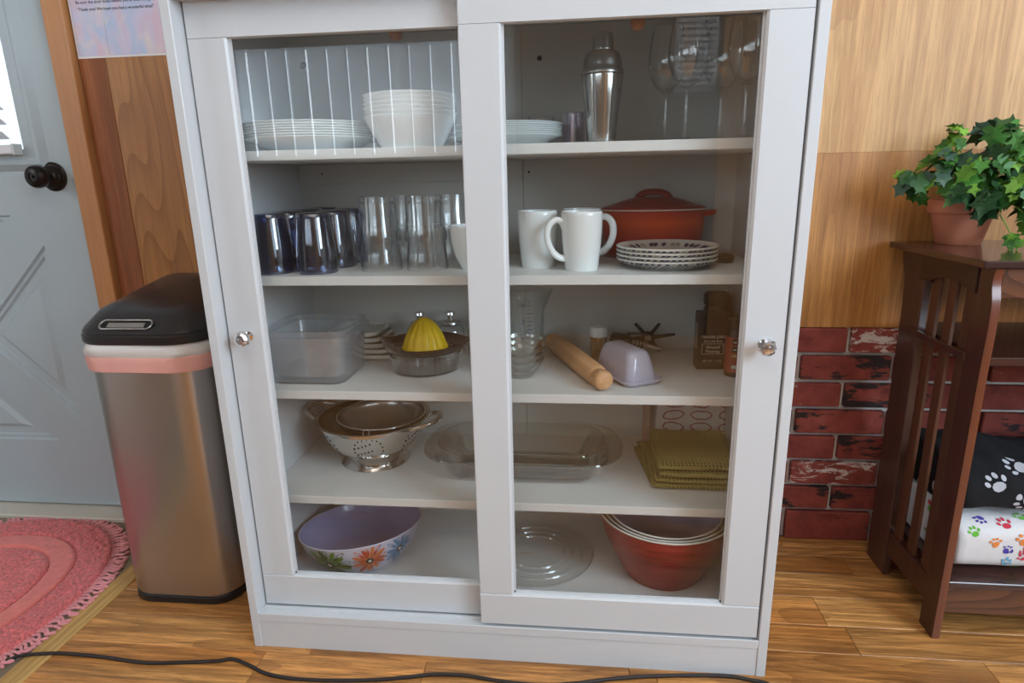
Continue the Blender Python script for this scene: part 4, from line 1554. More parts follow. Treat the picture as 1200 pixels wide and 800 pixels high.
# strainer sitting in the colander
sr = thing('mesh_strainer', 'round steel mesh strainer resting inside the colander', 'strainer', (0.214, 0.262, z4+0.096))
hs = smooth_prof([(0.096, 0.012), (0.092, -0.004), (0.072, -0.034), (0.045, -0.052), (0.0, -0.060)], 5)
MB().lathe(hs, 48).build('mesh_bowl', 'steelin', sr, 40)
MB().tube([(0.097*math.cos(2*PI*k/48), 0.097*math.sin(2*PI*k/48), 0.012) for k in range(48)], 0.0024, 8, closed=True).build('wire_rim', 'steel', sr, 60)
MB().tube(smooth_path([(-0.006, -0.0975, 0.013), (-0.006, -0.106, 0.009), (-0.004, -0.112, 0.001), (0.004, -0.112, 0.001), (0.006, -0.106, 0.009), (0.006, -0.0975, 0.013)], 4), 0.0014, 6).build('rest_hook', 'steel', sr, 60)
MB().tube(smooth_path([(-0.045, 0.086, 0.013), (-0.050, 0.110, 0.020), (-0.056, 0.122, 0.027), (-0.066, 0.125, 0.028)], 4), 0.0042, 8, flat=1.7).build('handle', 'steel', sr, 60)


# glass baking dishes
def dish(mb, hx, hy, h, r):
    def ring(ex_, z, rr, tab=0.0):
        pts = rrect(hx+ex_, hy+ex_, rr, 7, side=14)
        out = []
        for x, y in pts:
            k = max(0.0, 1-(abs(y)/hy)**2.0)*tab*0.5
            out.append((x+math.copysign(k, x) if abs(x) > hx*0.55 else x, y, z))
        return out
    R = [ring(-0.032, 0.0, r*0.8), ring(-0.025, 0.003, r*0.85), ring(-0.012, 0.018, r), ring(-0.001, h-0.008, r), ring(0.003, h-0.004, r, 0.02), ring(0.011, h-0.001, r+0.006, 0.045), ring(0.013, h+0.002, r+0.008, 0.047),
         ring(0.011, h+0.005, r+0.006, 0.045), ring(0.002, h+0.003, r, 0.012), ring(-0.0045, h-0.004, r), ring(-0.0155, 0.020, r), ring(-0.029, 0.0075, r*0.85), ring(-0.036, 0.006, r*0.8)]
    mb.rings(R, True, True, True)
    return mb


d1 = dish(MB(), 0.176, 0.100, 0.054, 0.046).build('baking_dish', 'thickclear', None, 45)
d1.location = (0.533, 0.236, z4)
tag(d1, 'clear glass baking dish with tab handles, lower and larger of the nested pair', 'dish', 'glass baking dishes')
d2 = dish(MB(), 0.146, 0.076, 0.050, 0.038).build('baking_dish', 'thickclear', None, 45)
d2.location = (0.530, 0.240, z4+0.0110)
tag(d2, 'smaller clear glass baking dish nested inside the larger one', 'dish', 'glass baking dishes')


# folded cloths
def folded(mb, x0, x1, y0, y1, z0, layers, th, seed, skew=0.0):
    """one cloth folded into flat layers, each layer a soft-edged slab that turns into the next along its left edge"""
    rg = random.Random(seed)
    for k in range(layers):
        zz = z0+k*th
        nx, ny = 18, 6
        top, bot = [], []
        jx = rg.uniform(-0.004, 0.004)
        R = []
        for i in range(nx+1):
            u = i/nx
            x = x0+jx+(x1-x0)*u
            ring = []
            for j in range(20):
                a = 2*PI*j/20
                cy_, cz_ = (y0+y1)/2, zz+th/2
                hy, hz = (y1-y0)/2, th/2*0.98
                ca, sa = math.cos(a), math.sin(a)
                yy = cy_+hy*math.copysign(abs(ca)**0.35, ca)
                z_ = cz_+hz*math.copysign(abs(sa)**0.6, sa)
                edge = min(1.0, min(u, 1-u)*14)
                z_ = cz_+(z_-cz_)*(0.35+0.65*math.sqrt(edge))
                wob = noise.noise(Vector((x*22, yy*22, k*3.1+seed)))*0.0022
                ring.append((x+skew*(yy-y0)+wob*1.5, yy+wob, max(z0, z_+wob*0.5)))
            R.append(ring)
        mb.rings(R, True, True, True)
    return mb


t = folded(MB(), -0.082, 0.082, -0.095, 0.095, 0.0, 2, 0.0130, 1, -0.12).build('folded_dishcloth', 'waffle', None, 60)
t.location = (0.885, 0.243, z4)
tag(t, 'olive waffle weave dishcloth, lower one of the folded pair', 'cloth', 'waffle dishcloths')
t = folded(MB(), -0.080, 0.080, -0.099, 0.088, 0.0, 2, 0.0165, 4, 0.0).build('folded_dishcloth', 'waffle', None, 60)
t.location = (0.8930, 0.243, z4+0.0262)
tag(t, 'olive waffle weave dishcloth, upper one of the folded pair', 'cloth', 'waffle dishcloths')
# patterned towel standing folded behind
tw = thing('patterned_towel', 'white tea towel with purple ring print standing folded behind the olive cloths', 'towel', (0.905, 0.378, z4))
mb = MB()
R = []
for i in range(16):
    u = i/15
    x = -0.075+0.150*u
    ring = []
    for j in range(20):
        a = 2*PI*j/20
        ca, sa = math.cos(a), math.sin(a)
        y = 0.022*math.copysign(abs(ca)**0.5, ca)+0.002*noise.noise(Vector((x*30, sa*2, 1)))
        z = 0.074+0.074*math.copysign(abs(sa)**0.4, sa)
        ring.append((x, y, z))
    R.append(ring)
mb.rings(R, True, True, True)
mb.build('towel_body', 'cottonw', tw, 60)


def tsurf(u, v):
    return (u, -0.0238, v), Vector((0, -1, 0))


mb = MB().use('purple')
for i in range(3):
    for j in range(5):
        rg = random.Random(i*7+j)
        pl = [(p[0]+rg.uniform(-0.0015, 0.0015), p[1]+rg.uniform(-0.001, 0.001)) for p in ellipse(-0.038+i*0.062, 0.024+j*0.0285, 0.0245, 0.0115, rg.uniform(-0.15, 0.15), 16)]
        mb.loop_decal(tsurf, pl, 0.0032, 0.0012)
mb.build('ring_print', None, tw)
tn = MB()
R = []
for i in range(12):
    u = i/11
    z = 0.135*u
    R.append([(0.010*math.cos(2*PI*j/14)+0.004*noise.noise(Vector((z*40, j, 2))), 0.016*math.sin(2*PI*j/14), z) for j in range(14)])
tn.use('cottonp').rings(R, True, True, True)
rg = random.Random(4)
for k in range(46):
    tn.use(('darkprint', 'oranged', 'paper')[k % 3] if k % 3 < 2 else 'whiteink')
    u, v = rg.uniform(-2.9, -0.2), rg.uniform(0.01, 0.125)
    if v > 0.07 and k % 2:
        tn.use('oranged')
    tn.decal(lambda a_, b_: ((0.0118*math.cos(a_), 0.018*math.sin(a_), b_), Vector((math.cos(a_), math.sin(a_), 0))), ellipse(u, v, 0.28, 0.006, rg.uniform(-1, 1), 7), 0.0008)
o = tn.build('rolled_cloth', None, None, 60)
o.location = (0.8105, 0.370, z4)
tag(o, 'narrow rolled cloth with black and orange print standing left of the ring-print towel', 'cloth')

# ================================================================== BOTTOM OF THE CABINET
z0 = Z['b']
lb = thing('salad_bowl', 'lavender salad bowl with slanted rim and painted flowers', 'bowl', (0.166, 0.204, z0))
lo = smooth_prof([(0, 0.0), (0.072, 0.0), (0.078, 0.002), (0.103, 0.022), (0.124, 0.052), (0.134, 0.080)], 5)
li = smooth_prof([(0.1315, 0.0815), (0.121, 0.053), (0.100, 0.025), (0.07, 0.0055), (0, 0.004)], 5)


def slant(p):
    k = max(0.0, min(1.0, p.z/0.080))
    return p.z+k*(0.085*p.x-0.12*p.y)


MB().use('lavout').lathe(lo, 56, zfun=slant).build('outer_wall', None, lb, 50)
MB().use('lav').lathe([(0.1345, 0.0810), (0.1335, 0.0822)]+li, 56, zfun=slant).build('inner_wall', None, lb, 50)
MB().tube([(0.1333*math.cos(2*PI*k/56), 0.1333*math.sin(2*PI*k/56), 0.0808+0.085*0.1333*math.cos(2*PI*k/56)-0.12*0.1333*math.sin(2*PI*k/56)) for k in range(56)], 0.0016, 8, closed=True).build('rim', 'lavout', lb, 60)


def lsurf(u, v):
    pts = lo[8:]
    k = max(0.0, min(0.999, v))*(len(pts)-1)
    i = min(int(k), len(pts)-2)
    t_ = k-i
    r = pts[i][0]*(1-t_)+pts[i+1][0]*t_
    z = pts[i][1]*(1-t_)+pts[i+1][1]*t_
    p = Vector((r*math.cos(u), r*math.sin(u), z))
    p.z = slant(p)
    dr, dz = pts[i+1][0]-pts[i][0], pts[i+1][1]-pts[i][1]
    return p, Vector((dz*math.cos(u), dz*math.sin(u), -dr)).normalized()


mb = MB()
rg = random.Random(3)
for (uc, vc, ru, rv, ca, cb_, npet) in ((-PI/2-0.24, 0.63, 0.44, 0.42, 'green', 'greend', 21), (-PI/2+0.47, 0.68, 0.32, 0.34, 'orange', 'oranged', 19), (-PI/2+1.02, 0.72, 0.30, 0.33, 'teal', 'teal', 17), (-PI/2-1.3, 0.6, 0.4, 0.35, 'orange', 'oranged', 17)):
    for k in range(npet):
        a = 2*PI*k/npet+rg.uniform(-0.1, 0.1)
        ln_ = rg.uniform(0.8, 1.05)
        pet = []
        for q_, wd in ((0.20, 0.05), (0.45, 0.075), (0.75, 0.095), (0.95, 0.06), (1.0, 0.0), (0.95, -0.06), (0.75, -0.095), (0.45, -0.075), (0.20, -0.05)):
            ux = q_*ln_*math.cos(a)-wd*math.sin(a)
            vx = q_*ln_*math.sin(a)+wd*math.cos(a)
            pet.append((uc+ru*ux, min(0.97, vc+rv*vx)))
        mb.use(ca if k % 3 else cb_)
        if k % 2:
            mb.loop_decal(lsurf, pet, 0.022, 0.0006)
            mb.use(cb_).decal(lsurf, [(uc+ru*0.5*ln_*q2[0], min(0.97, vc+rv*0.5*ln_*q2[1])) for q2 in ((math.cos(a)*0.4, math.sin(a)*0.4), (math.cos(a-0.12), math.sin(a-0.12)), (math.cos(a)*1.5, math.sin(a)*1.5), (math.cos(a+0.12), math.sin(a+0.12)))], 0.0007)
        else:
            mb.decal(lsurf, pet, 0.0006, 2)
    mb.use('darkprint').decal(lsurf, ellipse(uc, vc, ru*0.20, rv*0.20, 0, 12), 0.0009)
    mb.use('paper').decal(lsurf, ellipse(uc, vc, ru*0.09, rv*0.09, 0, 10), 0.0012)
mb.build('flower_print', None, lb)

# turntable-like glass plate with raised rings
gp = MB()
prof = [(0, 0.003), (0.058, 0.003)]
for r in (0.061, 0.080, 0.100):
    prof += [(r-0.002, 0.003), (r, 0.0062), (r+0.0025, 0.0062), (r+0.0045, 0.003)]
prof += [(0.123, 0.003), (0.127, 0.007), (0.129, 0.0075), (0.129, 0.006), (0.124, 0), (0, 0)]
o = gp.lathe(prof, 56).build('ringed_glass_plate', 'clear', None, 30)
o.location = (0.560, 0.238, z0)
tag(o, 'clear round glass plate with raised concentric rings lying flat at the cabinet bottom', 'plate')

# nested red mixing bowls
rb = None
for i, (sc_, dz, lab) in enumerate(((1.0, 0.0, 'large red mixing bowl with cream rim, outermost of the nest'), (0.915, 0.010, 'dark mixing bowl with cream rim, middle of the nest'), (0.835, 0.021, 'smallest grey mixing bowl with cream rim, inside the nest'))):
    t = thing('mixing_bowl', lab, 'bowl', (0.834, 0.202, z0+dz), 0, 'nested mixing bowls')
    so = smooth_prof([(0, 0), (0.074, 0), (0.080, 0.003), (0.101, 0.040), (0.125, 0.095), (0.139, 0.146)], 5)
    si = smooth_prof([(0.1365, 0.147), (0.122, 0.096), (0.098, 0.042), (0.074, 0.006), (0, 0.005)], 5)
    MB().lathe([(r*sc_, z*sc_) for r, z in so], 56).build('outer_wall', 'redbowl' if i == 0 else 'steeldark', t, 50)
    MB().lathe([(r*sc_, z*sc_) for r, z in si], 56).build('inner_wall', 'box' if i < 2 else 'lav', t, 50)
    MB().tube([(0.1385*sc_*math.cos(2*PI*k/56), 0.1385*sc_*math.sin(2*PI*k/56), 0.1470*sc_) for k in range(56)], 0.0020, 8, closed=True).build('rim', 'cream', t, 60)

# ================================================================== TRASH CAN
tc_ = thing('trash_can', 'tall brushed steel trash can with a black domed lid', 'trash can', (-0.236, 0.262, 0))
hx, hy = 0.129, 0.150


def rr_ring(ix, z, r=0.062, oy=0.0, zf=None, iy=None):
    iy = ix if iy is None else iy
    return [(x, y+oy, z if zf is None else zf(x, y+oy)) for x, y in rrect(hx-ix, hy-iy, max(0.01, r-ix*0.7), 8)]


MB().rings([rr_ring(0.004, 0.0), rr_ring(-0.001, 0.004), rr_ring(-0.001, 0.018), rr_ring(0.003, 0.021)], True, True, True).build('base_ring', 'black', tc_, 40)
MB().rings([rr_ring(0.0015, 0.021), rr_ring(0.0, 0.024), rr_ring(0.0, 0.60), rr_ring(0.004, 0.604)], True, True, True).build('body', 'can', tc_, 40)
mb = MB()


def lid_z(base, slope, dome):
    def f(x, y):
        return base+slope*(y+hy)+dome*(1-(x/hx)**2)
    return f


R = [rr_ring(0.006, 0.602), rr_ring(-0.008, 0.604, 0.066), rr_ring(-0.010, 0.608, 0.066), rr_ring(-0.010, 0.620, 0.066), rr_ring(-0.0075, 0.6225, 0.066),
     rr_ring(-0.0075, 0, 0.066, 0, lid_z(0.6255, 0.08, 0.002)), rr_ring(-0.005, 0, 0.066, 0.001, lid_z(0.6300, 0.10, 0.002)), rr_ring(0.010, 0, 0.060, 0.013, lid_z(0.6465, 0.155, 0.004), 0.018), rr_ring(0.014, 0, 0.060, 0.014, lid_z(0.6490, 0.160, 0.005), 0.022),
     rr_ring(0.040, 0, 0.05, 0.018, lid_z(0.6525, 0.175, 0.009), 0.045), rr_ring(0.075, 0, 0.035, 0.02, lid_z(0.6545, 0.175, 0.012), 0.08), rr_ring(0.112, 0, 0.02, 0.03, lid_z(0.6555, 0.175, 0.013), 0.12)]
mb.rings(R, True, True, True)
lidp = mb.build('lid', 'lid', tc_, 24)
# recessed grip with a metallic edge on the lid front
cy_, cz_ = -hy-0.0035, 0.637
pill = [(-0.030+0.030*0+ (0.046 if c > 0 else -0.046)*1.0+0.0115*math.cos(a), 0, 0) for c, a in ()]
pl = []
for k in range(24):
    a = 2*PI*k/24
    ca, sa = math.cos(a), math.sin(a)
    pl.append((math.copysign(0.044, ca)+0.0115*ca, sa*0.0115))
mxl = Matrix.Translation((-0.012, -hy+0.0085, 0.6412)) @ Matrix.Rotation(math.radians(-52), 4, 'X')
mb = MB()
mb.use('dark_gap')
vs = [mxl @ Vector((p[0], -0.0008, p[1])) for p in pl]
vo = [mxl @ Vector((p[0], 0.006, p[1])) for p in pl]
mb.rings([vo, vs], True, True, True)
gp_ = mb.build('grip_recess', None, tc_, 30)
MB().tube([mxl @ Vector((p[0], -0.002, p[1])) for p in pl], 0.0019, 8, closed=True).build('grip_edge', 'steeldark', tc_, 60)
mb = MB()
mb.box(-0.040, -0.0022, -0.0066, 0.040, -0.0002, 0.0052, 0.001, mtx=mxl)
mb.build('grip_plate', 'steeldark', tc_)
# liner folded over the rim
ln_ = thing('bin_liner', 'white plastic bin bag with a pink hem folded over the trash can rim', 'bag', (-0.236, 0.262, 0.55))
mb = MB()


def wr(x, y, z, amt):
    nn = noise.noise(Vector((x*22+y*9, y*26, z*34)))
    l_ = math.hypot(x, y)
    return (x*(1+amt*nn/l_), y*(1+amt*nn/l_), z)


R1 = []
for z, ex_ in ((0.0270, 0.005), (0.034, 0.0065), (0.042, 0.006), (0.049, 0.0045), (0.0535, 0.0028)):
    R1.append([wr(x, y, z, 0.0075) for x, y in rrect(hx+ex_, hy+ex_, 0.066, 12)])
mb.rings(R1)
mb.build('white_fold', 'linerw', ln_, 30)
mb = MB()
R2 = []
for z, ex_ in ((-0.004, 0.0052), (0.002, 0.0058), (0.014, 0.0062), (0.0255, 0.0060), (0.0275, 0.0050)):
    R2.append([wr(x, y, 0.012+z*0.3, 0.0050) for x, y in rrect(hx+ex_, hy+ex_, 0.066, 12)])
    R2[-1] = [(p[0], p[1], z+0.006*noise.noise(Vector((p[0]*9, p[1]*9, 5)))*(1 if z < 0.01 else 0.3)) for p in R2[-1]]
mb.rings(R2)
mb.build('pink_hem', 'linerp', ln_, 30)

# ================================================================== BATH RUG
rug = thing('bath_rug', 'oval pink and coral bath rug with twisted fringe, on the floor before the door', 'rug', (-0.79, 0.070, 0))
ra, rbb = 0.315, 0.338


def sup(a, k, n_=2.25):
    c_, s_ = math.cos(a), math.sin(a)
    d = (abs(c_)**n_+abs(s_)**n_)**(-1/n_)
    return (ra-k)*d*c_, (rbb-k)*d*s_


def pile_ring(k0, k1, z, amp, nr, ns, lip0=True, lip1=True, centre=False):
    mb = MB()
    R = []
    rg = random.Random(int(k0*1000))
    for i in range(nr+1):
        u = i/nr
        k = k0+(k1-k0)*u
        prof = 1.0
        if u < 0.12 and lip0:
            prof = math.sqrt(max(0, 1-(1-u/0.12)**2))
        if u > 0.88 and lip1:
            prof = math.sqrt(max(0, 1-((u-0.88)/0.12)**2))
        ring = []
        for j in range(ns):
            a = 2*PI*j/ns
            x, y = sup(a, k)
            nz = noise.noise(Vector((x*95, y*95, 3)))*0.5+noise.noise(Vector((x*210, y*210, 7)))*0.5
            jx, jy = rg.uniform(-0.0012, 0.0012), rg.uniform(-0.0012, 0.0012)
            ring.append((x+jx, y+jy, max(0.0012, 0.003+(z-0.003)*prof+amp*nz*prof)))
        R.append(ring)
    mb.rings(R, True, False, centre)
    return mb


pile_ring(0.0, 0.076, 0.016, 0.0080, 26, 520).build('outer_pile_band', 'pileo', rug, 180)
pile_ring(0.077, 0.130, 0.0145, 0.0016, 12, 360).build('coral_band', 'pilel', rug, 180)
pile_ring(0.131, 0.312, 0.016, 0.0075, 54, 380, True, False, True).build('centre_pile', 'pilec', rug, 180)
MB().rings([[(*sup(2*PI*j/90, 0.001), z) for j in range(90)] for z in (0.0, 0.0028)], True, True, True).build('backing', 'fringe', rug)
# twisted tassels round the edge
tmesh = []
rg = random.Random(9)
for k in range(4):
    pts = smooth_path([(0, 0, 0.0042), (0.014, rg.uniform(-0.004, 0.004), 0.0047), (0.028, rg.uniform(-0.009, 0.009), 0.0043), (0.041, rg.uniform(-0.014, 0.014), 0.0038)], 4)
    rad_ = [0.0033+0.0008*math.sin(i*2.0) for i in range(len(pts))]
    rad_[-1] = 0.0016
    o = MB().tube(pts, rad_, 6).build('tassel', 'fringe', rug, 60)
    tmesh.append(o)
nt = 230
for k in range(nt):
    a = 2*PI*k/nt
    x, y = sup(a, 0.003)
    x2, y2 = sup(a+0.01, 0.003)
    ang = math.atan2(y2-y, x2-x)-PI/2+rg.uniform(-0.28, 0.28)+0.25
    if x < -0.15 and abs(y) < 0.3:
        continue
    if y > 0.25:
        ang += 0.0
    o = tmesh[k] if k < 4 else bpy.data.objects.new('tassel', tmesh[k % 4].data)
    if k >= 4:
        col.objects.link(o)
        o.parent = rug
    o.location = (x, y, 0)
    o.rotation_euler = (0, 0, ang)

# ================================================================== POWER CABLE
pts = [(-0.56, -0.13), (-0.484, -0.087), (-0.456, -0.071), (-0.407, -0.060), (-0.361, -0.054), (-0.281, -0.057), (-0.201, -0.064), (-0.132, -0.059), (-0.051, -0.048), (-0.025, -0.041), (0.013, -0.052), (0.061, -0.071), (0.121, -0.079), (0.195, -0.077), (0.275, -0.069), (0.338, -0.057), (0.385, -0.047), (0.442, -0.045), (0.491, -0.051), (0.548, -0.056), (0.603, -0.054), (0.658, -0.045), (0.721, -0.030), (0.801, -0.017), (0.880, -0.009), (0.935, -0.007), (0.972, -0.013), (1.0, -0.020), (1.06, -0.06), (1.1, -0.13)]
mb = MB().tube(smooth_path([(x, y, 0.0070 if -0.47 < x < -0.38 else 0.0038) for x, y in pts], 5), 0.0034, 8)
tag(mb.build('power_cable', 'cable', None, 60), 'dark brown power cable snaking over the floor before the cabinet', 'cable')

# ================================================================== SIDE TABLE
tbx = thing('side_table', 'dark cherry wood side table with slatted side and lower shelf', 'table', (1.70, 0.28, 0))


def tp(name, mb, mat='cherry', smooth=None):
    return mb.build(name, mat, tbx, smooth, world=True)


TR = 2.06
tp('tabletop', MB().box(1.334, 0.125, 0.7430, TR+0.022, 0.462, 0.7570, 0.0025), 'cherryx')


def curve2(pts, n=4):
    return [(p.x, p.y) for p in [Vector(q) for q in smooth_path([(a, b, 0) for a, b in pts], n)]]


FRONT_EDGE = [(0.130, 0.0), (0.130, 0.30)]+curve2([(0.130, 0.56), (0.1285, 0.64), (0.1305, 0.685), (0.1365, 0.710), (0.1375, 0.728), (0.1330, 0.743)])
BACK_EDGE = [(0.178, 0.743), (0.179, 0.70), (0.178, 0.60), (0.178, 0.0)]
REAR_LEG = [(0.338, 0.0), (0.420, 0.0), (0.420, 0.56)]+curve2([(0.420, 0.60), (0.423, 0.655), (0.428, 0.69), (0.443, 0.715), (0.447, 0.743)])+[(0.346, 0.743)]


def arch_pts():
    bottom = curve2([(0.176, 0.6920), (0.200, 0.7000), (0.235, 0.7060), (0.270, 0.7055), (0.300, 0.7000), (0.318, 0.6930), (0.322, 0.6880)])
    return [(0.176, 0.743)]+bottom+[(0.360, 0.688), (0.360, 0.743)]


for x in (1.3580, TR-0.04):
    s_ = 1 if x < 1.5 else -1
    tp('leg', MB().prism(FRONT_EDGE+BACK_EDGE, 'x', x, x+0.015, 0.0008), 'cherry', 30)
    tp('leg', MB().prism(REAR_LEG, 'x', x, x+0.015, 0.0008), 'cherryb', 30)
    # strip on the front leg's edge, colour lightened for the light it catches
    mb = MB()
    mb.rings([[(x+0.0004, y-0.0006, z), (x+0.0146, y-0.0006, z)] for y, z in FRONT_EDGE[0:1]+[(0.130, 0.15)]+FRONT_EDGE[1:]], closed=False)
    tp('lit_leg_edge', mb, 'cherryf', 60)
    for y in (0.184, 0.240, 0.296):
        tp('slat', MB().box(x+0.004, y, 0.112, x+0.011, y+0.027, 0.715, 0.0008), 'slat')
    tp('lower_end_rail', MB().box(x+0.001, 0.178, 0.056, x+0.014, 0.338, 0.112, 0.0015), 'cherry')
    tp('middle_end_rail', MB().box(x-0.0045, 0.170, 0.569, x+0.0035, 0.374, 0.583, 0.001), 'cherry')
    tp('arched_apron', MB().prism(arch_pts(), 'x', x-0.003, x+0.012, 0.0008), 'apronside')
tp('lower_shelf', MB().box(1.3735, 0.132, 0.1150, TR-0.042, 0.418, 0.1292, 0.0015), 'cherryx')
tp('middle_shelf', MB().box(1.3735, 0.134, 0.5690, TR-0.042, 0.418, 0.5845, 0.0015), 'cherryx')
tp('front_apron', MB().box(1.3735, 0.138, 0.0555, TR-0.042, 0.156, 0.1148, 0.001), 'apron')
tp('drawer_front', MB().box(1.3735, 0.138, 0.690, TR-0.042, 0.156, 0.7425, 0.001), 'apron')
tp('back_apron', MB().box(1.3735, 0.404, 0.690, TR-0.042, 0.418, 0.7425, 0.001), 'cherryx')


# ---- fleece blankets on the lower shelf
def blanket_surf(x0, x1, yc, zb, hy, hz, seed, wob, ex=(0.55, 0.5)):
    def f(u, v):
        x = x0+(x1-x0)*u
        a = v*2*PI
        ca, sa = math.cos(a), math.sin(a)
        y = yc+hy*math.copysign(abs(ca)**ex[0], ca)
        z = zb+hz+hz*math.copysign(abs(sa)**ex[1], sa)
        nn = noise.noise(Vector((x*9, y*14, z*14+seed)))*wob+noise.noise(Vector((x*26, y*26, z*26+seed)))*wob*0.35
        p = Vector((x, y+nn*ca*1.2, max(zb+0.0002*(1+ca), z+nn*max(0.0, sa))))
        return p, Vector((0, ca, sa)).normalized()
    return f


def blanket(mb, f, nu=44, nv=56):
    R = []
    for i in range(nu+1):
        u = i/nu
        R.append([f(u, j/nv)[0] for j in range(nv)])
    # rounded ends
    for e, idx in ((0, 0), (1, -1)):
        c = sum((Vector(p) for p in R[idx]), Vector())/nv
        sg = -1 if e == 0 else 1
        extra = []
        for q_, k in ((0.004, 0.96), (0.008, 0.85), (0.006, 0.6), (0.009, 0.35)):
            extra.append([c+(Vector(p)-c)*k+Vector((sg*q_, 0, 0)) for p in R[idx]])
        R = extra[::-1]+R if e == 0 else R+extra
    mb.rings(R, True, True, True)
    return mb


def paw(mb, f, cu, cv, s_u, s_v, rot, mat, pad=None):
    c_, s_ = math.cos(rot), math.sin(rot)

    def el(dx, dy, a, b, r):
        poly = []
        for k in range(9):
            t_ = 2*PI*k/9
            ex_, ey_ = a*math.cos(t_), b*math.sin(t_)
            x_, y_ = dx+ex_*math.cos(r)-ey_*math.sin(r), dy+ex_*math.sin(r)+ey_*math.cos(r)
            poly.append((cu+s_u*(x_*c_-y_*s_), cv+s_v*(x_*s_+y_*c_)))
        return poly
    mb.use(mat)
    mb.decal(f, el(0, -0.25, 0.52, 0.40, 0), 0.0012, 2)
    for dx, dy, r in ((-0.72, 0.22, 0.5), (-0.28, 0.68, 0.15), (0.28, 0.68, -0.15), (0.72, 0.22, -0.5)):
        mb.decal(f, el(dx, dy, 0.20, 0.29, r), 0.0012)


def front_v(f, x_u, z):
    best = min(range(250, 751), key=lambda k: abs(f(x_u, k/1000)[0].z-z))
    v = best/1000
    d = (f(x_u, v+0.004)[0]-f(x_u, v-0.004)[0]).length/0.008
    return v, d


bw = thing('folded_fleece', 'white fleece blanket with multicoloured paw prints, lower one on the table shelf', 'blanket', (1.70, 0.285, 0.1292))
fW = blanket_surf(-0.298, 0.26, 0.0, 0.0, 0.120, 0.056, 1.0, 0.005)
blanket(MB(), fW).build('blanket_body', 'fleecew', bw, 180)
mb = MB()
wd = 0.558
for (x, z_, mt, sc_, ro) in ((0.024, 0.090, 'pawg', 0.0125, 0.3), (0.044, 0.106, 'pawp', 0.013, 2.6), (0.084, 0.103, 'pawr', 0.0155, 0.3), (0.123, 0.109, 'pawg', 0.014, 0.2), (0.062, 0.073, 'pawo', 0.0125, 0.2), (0.112, 0.080, 'pawo', 0.0155, 0.2),
                             (0.086, 0.058, 'pawp', 0.0115, -0.5), (0.118, 0.040, 'pawr', 0.0115, 0.5), (0.090, 0.026, 'pawb', 0.0115, -0.4), (0.114, 0.012, 'pawg', 0.011, 0.4), (0.144, 0.066, 'pawy', 0.013, 0.3), (0.144, 0.032, 'pawo', 0.012, -0.5), (0.170, 0.092, 'pawp', 0.014, 0.4), (0.180, 0.05, 'pawr', 0.014, 1.0), (0.22, 0.08, 'pawg', 0.014, 0), (0.25, 0.045, 'pawb', 0.014, 0.2),
                             (0.30, 0.075, 'pawo', 0.014, 0.2), (0.36, 0.055, 'pawp', 0.014, 0.8), (0.42, 0.08, 'pawr', 0.014, 0.4), (0.48, 0.045, 'pawg', 0.014, -0.3), (0.53, 0.075, 'pawb', 0.014, 0.3)):
    v_, dv = front_v(fW, x/wd, z_)
    paw(mb, fW, x/wd, v_, sc_/wd, -sc_/dv, ro, mt)
rg = random.Random(6)
mts = ('pawg', 'pawp', 'pawr', 'pawo', 'pawy', 'pawb')
for k in range(16):
    y, z = rg.uniform(-0.09, 0.0), rg.uniform(0.015, 0.10)
    mb.use(mts[k % 6])
    mb.decal(lambda u, v: ((-0.298-0.0055, u, v), Vector((-1, 0, 0))), ellipse(y, z, 0.0075, 0.0055, rg.uniform(0, 3), 8), 0.0035)
tag(mb.build('paw_prints', None, bw), kind='stuff')
bb = thing('folded_fleece', 'black fleece blanket with pale grey paw prints, on top of the white blanket', 'blanket', (1.70, 0.300, 0.2405))
fB = blanket_surf(-0.300, 0.25, 0.0, 0.0, 0.112, 0.054, 5.0, 0.024, (0.8, 0.75))
blanket(MB(), fB).build('blanket_body', 'fleeceb', bb, 180)
mb = MB()
for (x, z_, sc_, ro) in ((0.062, 0.075, 0.022, 0.5), (0.118, 0.092, 0.024, 1.3), (0.112, 0.040, 0.019, 2.2), (0.172, 0.060, 0.022, 0.2), (0.066, 0.012, 0.012, 0.4), (0.23, 0.08, 0.026, 0.5), (0.30, 0.05, 0.026, 1.2), (0.37, 0.08, 0.026, 0), (0.44, 0.05, 0.026, 0.6), (0.5, 0.08, 0.026, 0.3)):
    v_, dv = front_v(fB, x/0.55, z_)
    paw(mb, fB, x/0.55, v_, sc_/0.55, -sc_/dv, ro, 'pawgrey')
for k in range(5):
    y, z = rg.uniform(-0.085, 0.05), rg.uniform(0.015, 0.09)
    mb.use('pawgrey')
    mb.decal(lambda u, v: ((-0.300-0.0055, u, v), Vector((-1, 0, 0))), ellipse(y, z, 0.012, 0.008, rg.uniform(0, 3), 9), 0.004)
tag(mb.build('paw_prints', None, bb), kind='stuff')

# ================================================================== IVY
zp = 0.7570
iv = thing('potted_ivy', 'trailing green ivy in a terracotta pot on the side table', 'plant', (1.441, 0.402, zp))
MB().lathe([(0, 0), (0.039, 0), (0.041, 0.002), (0.0545, 0.062), (0.0590, 0.0625), (0.0625, 0.066), (0.0640, 0.088), (0.0625, 0.0905), (0.0570, 0.090), (0.0540, 0.064), (0.052, 0.06), (0, 0.06)], 44).build('pot', 'terra', iv, 35)
MB().lathe([(0, 0.074), (0.054, 0.071), (0.0545, 0.068), (0, 0.068)], 28).build('soil', 'soil', iv, 40)


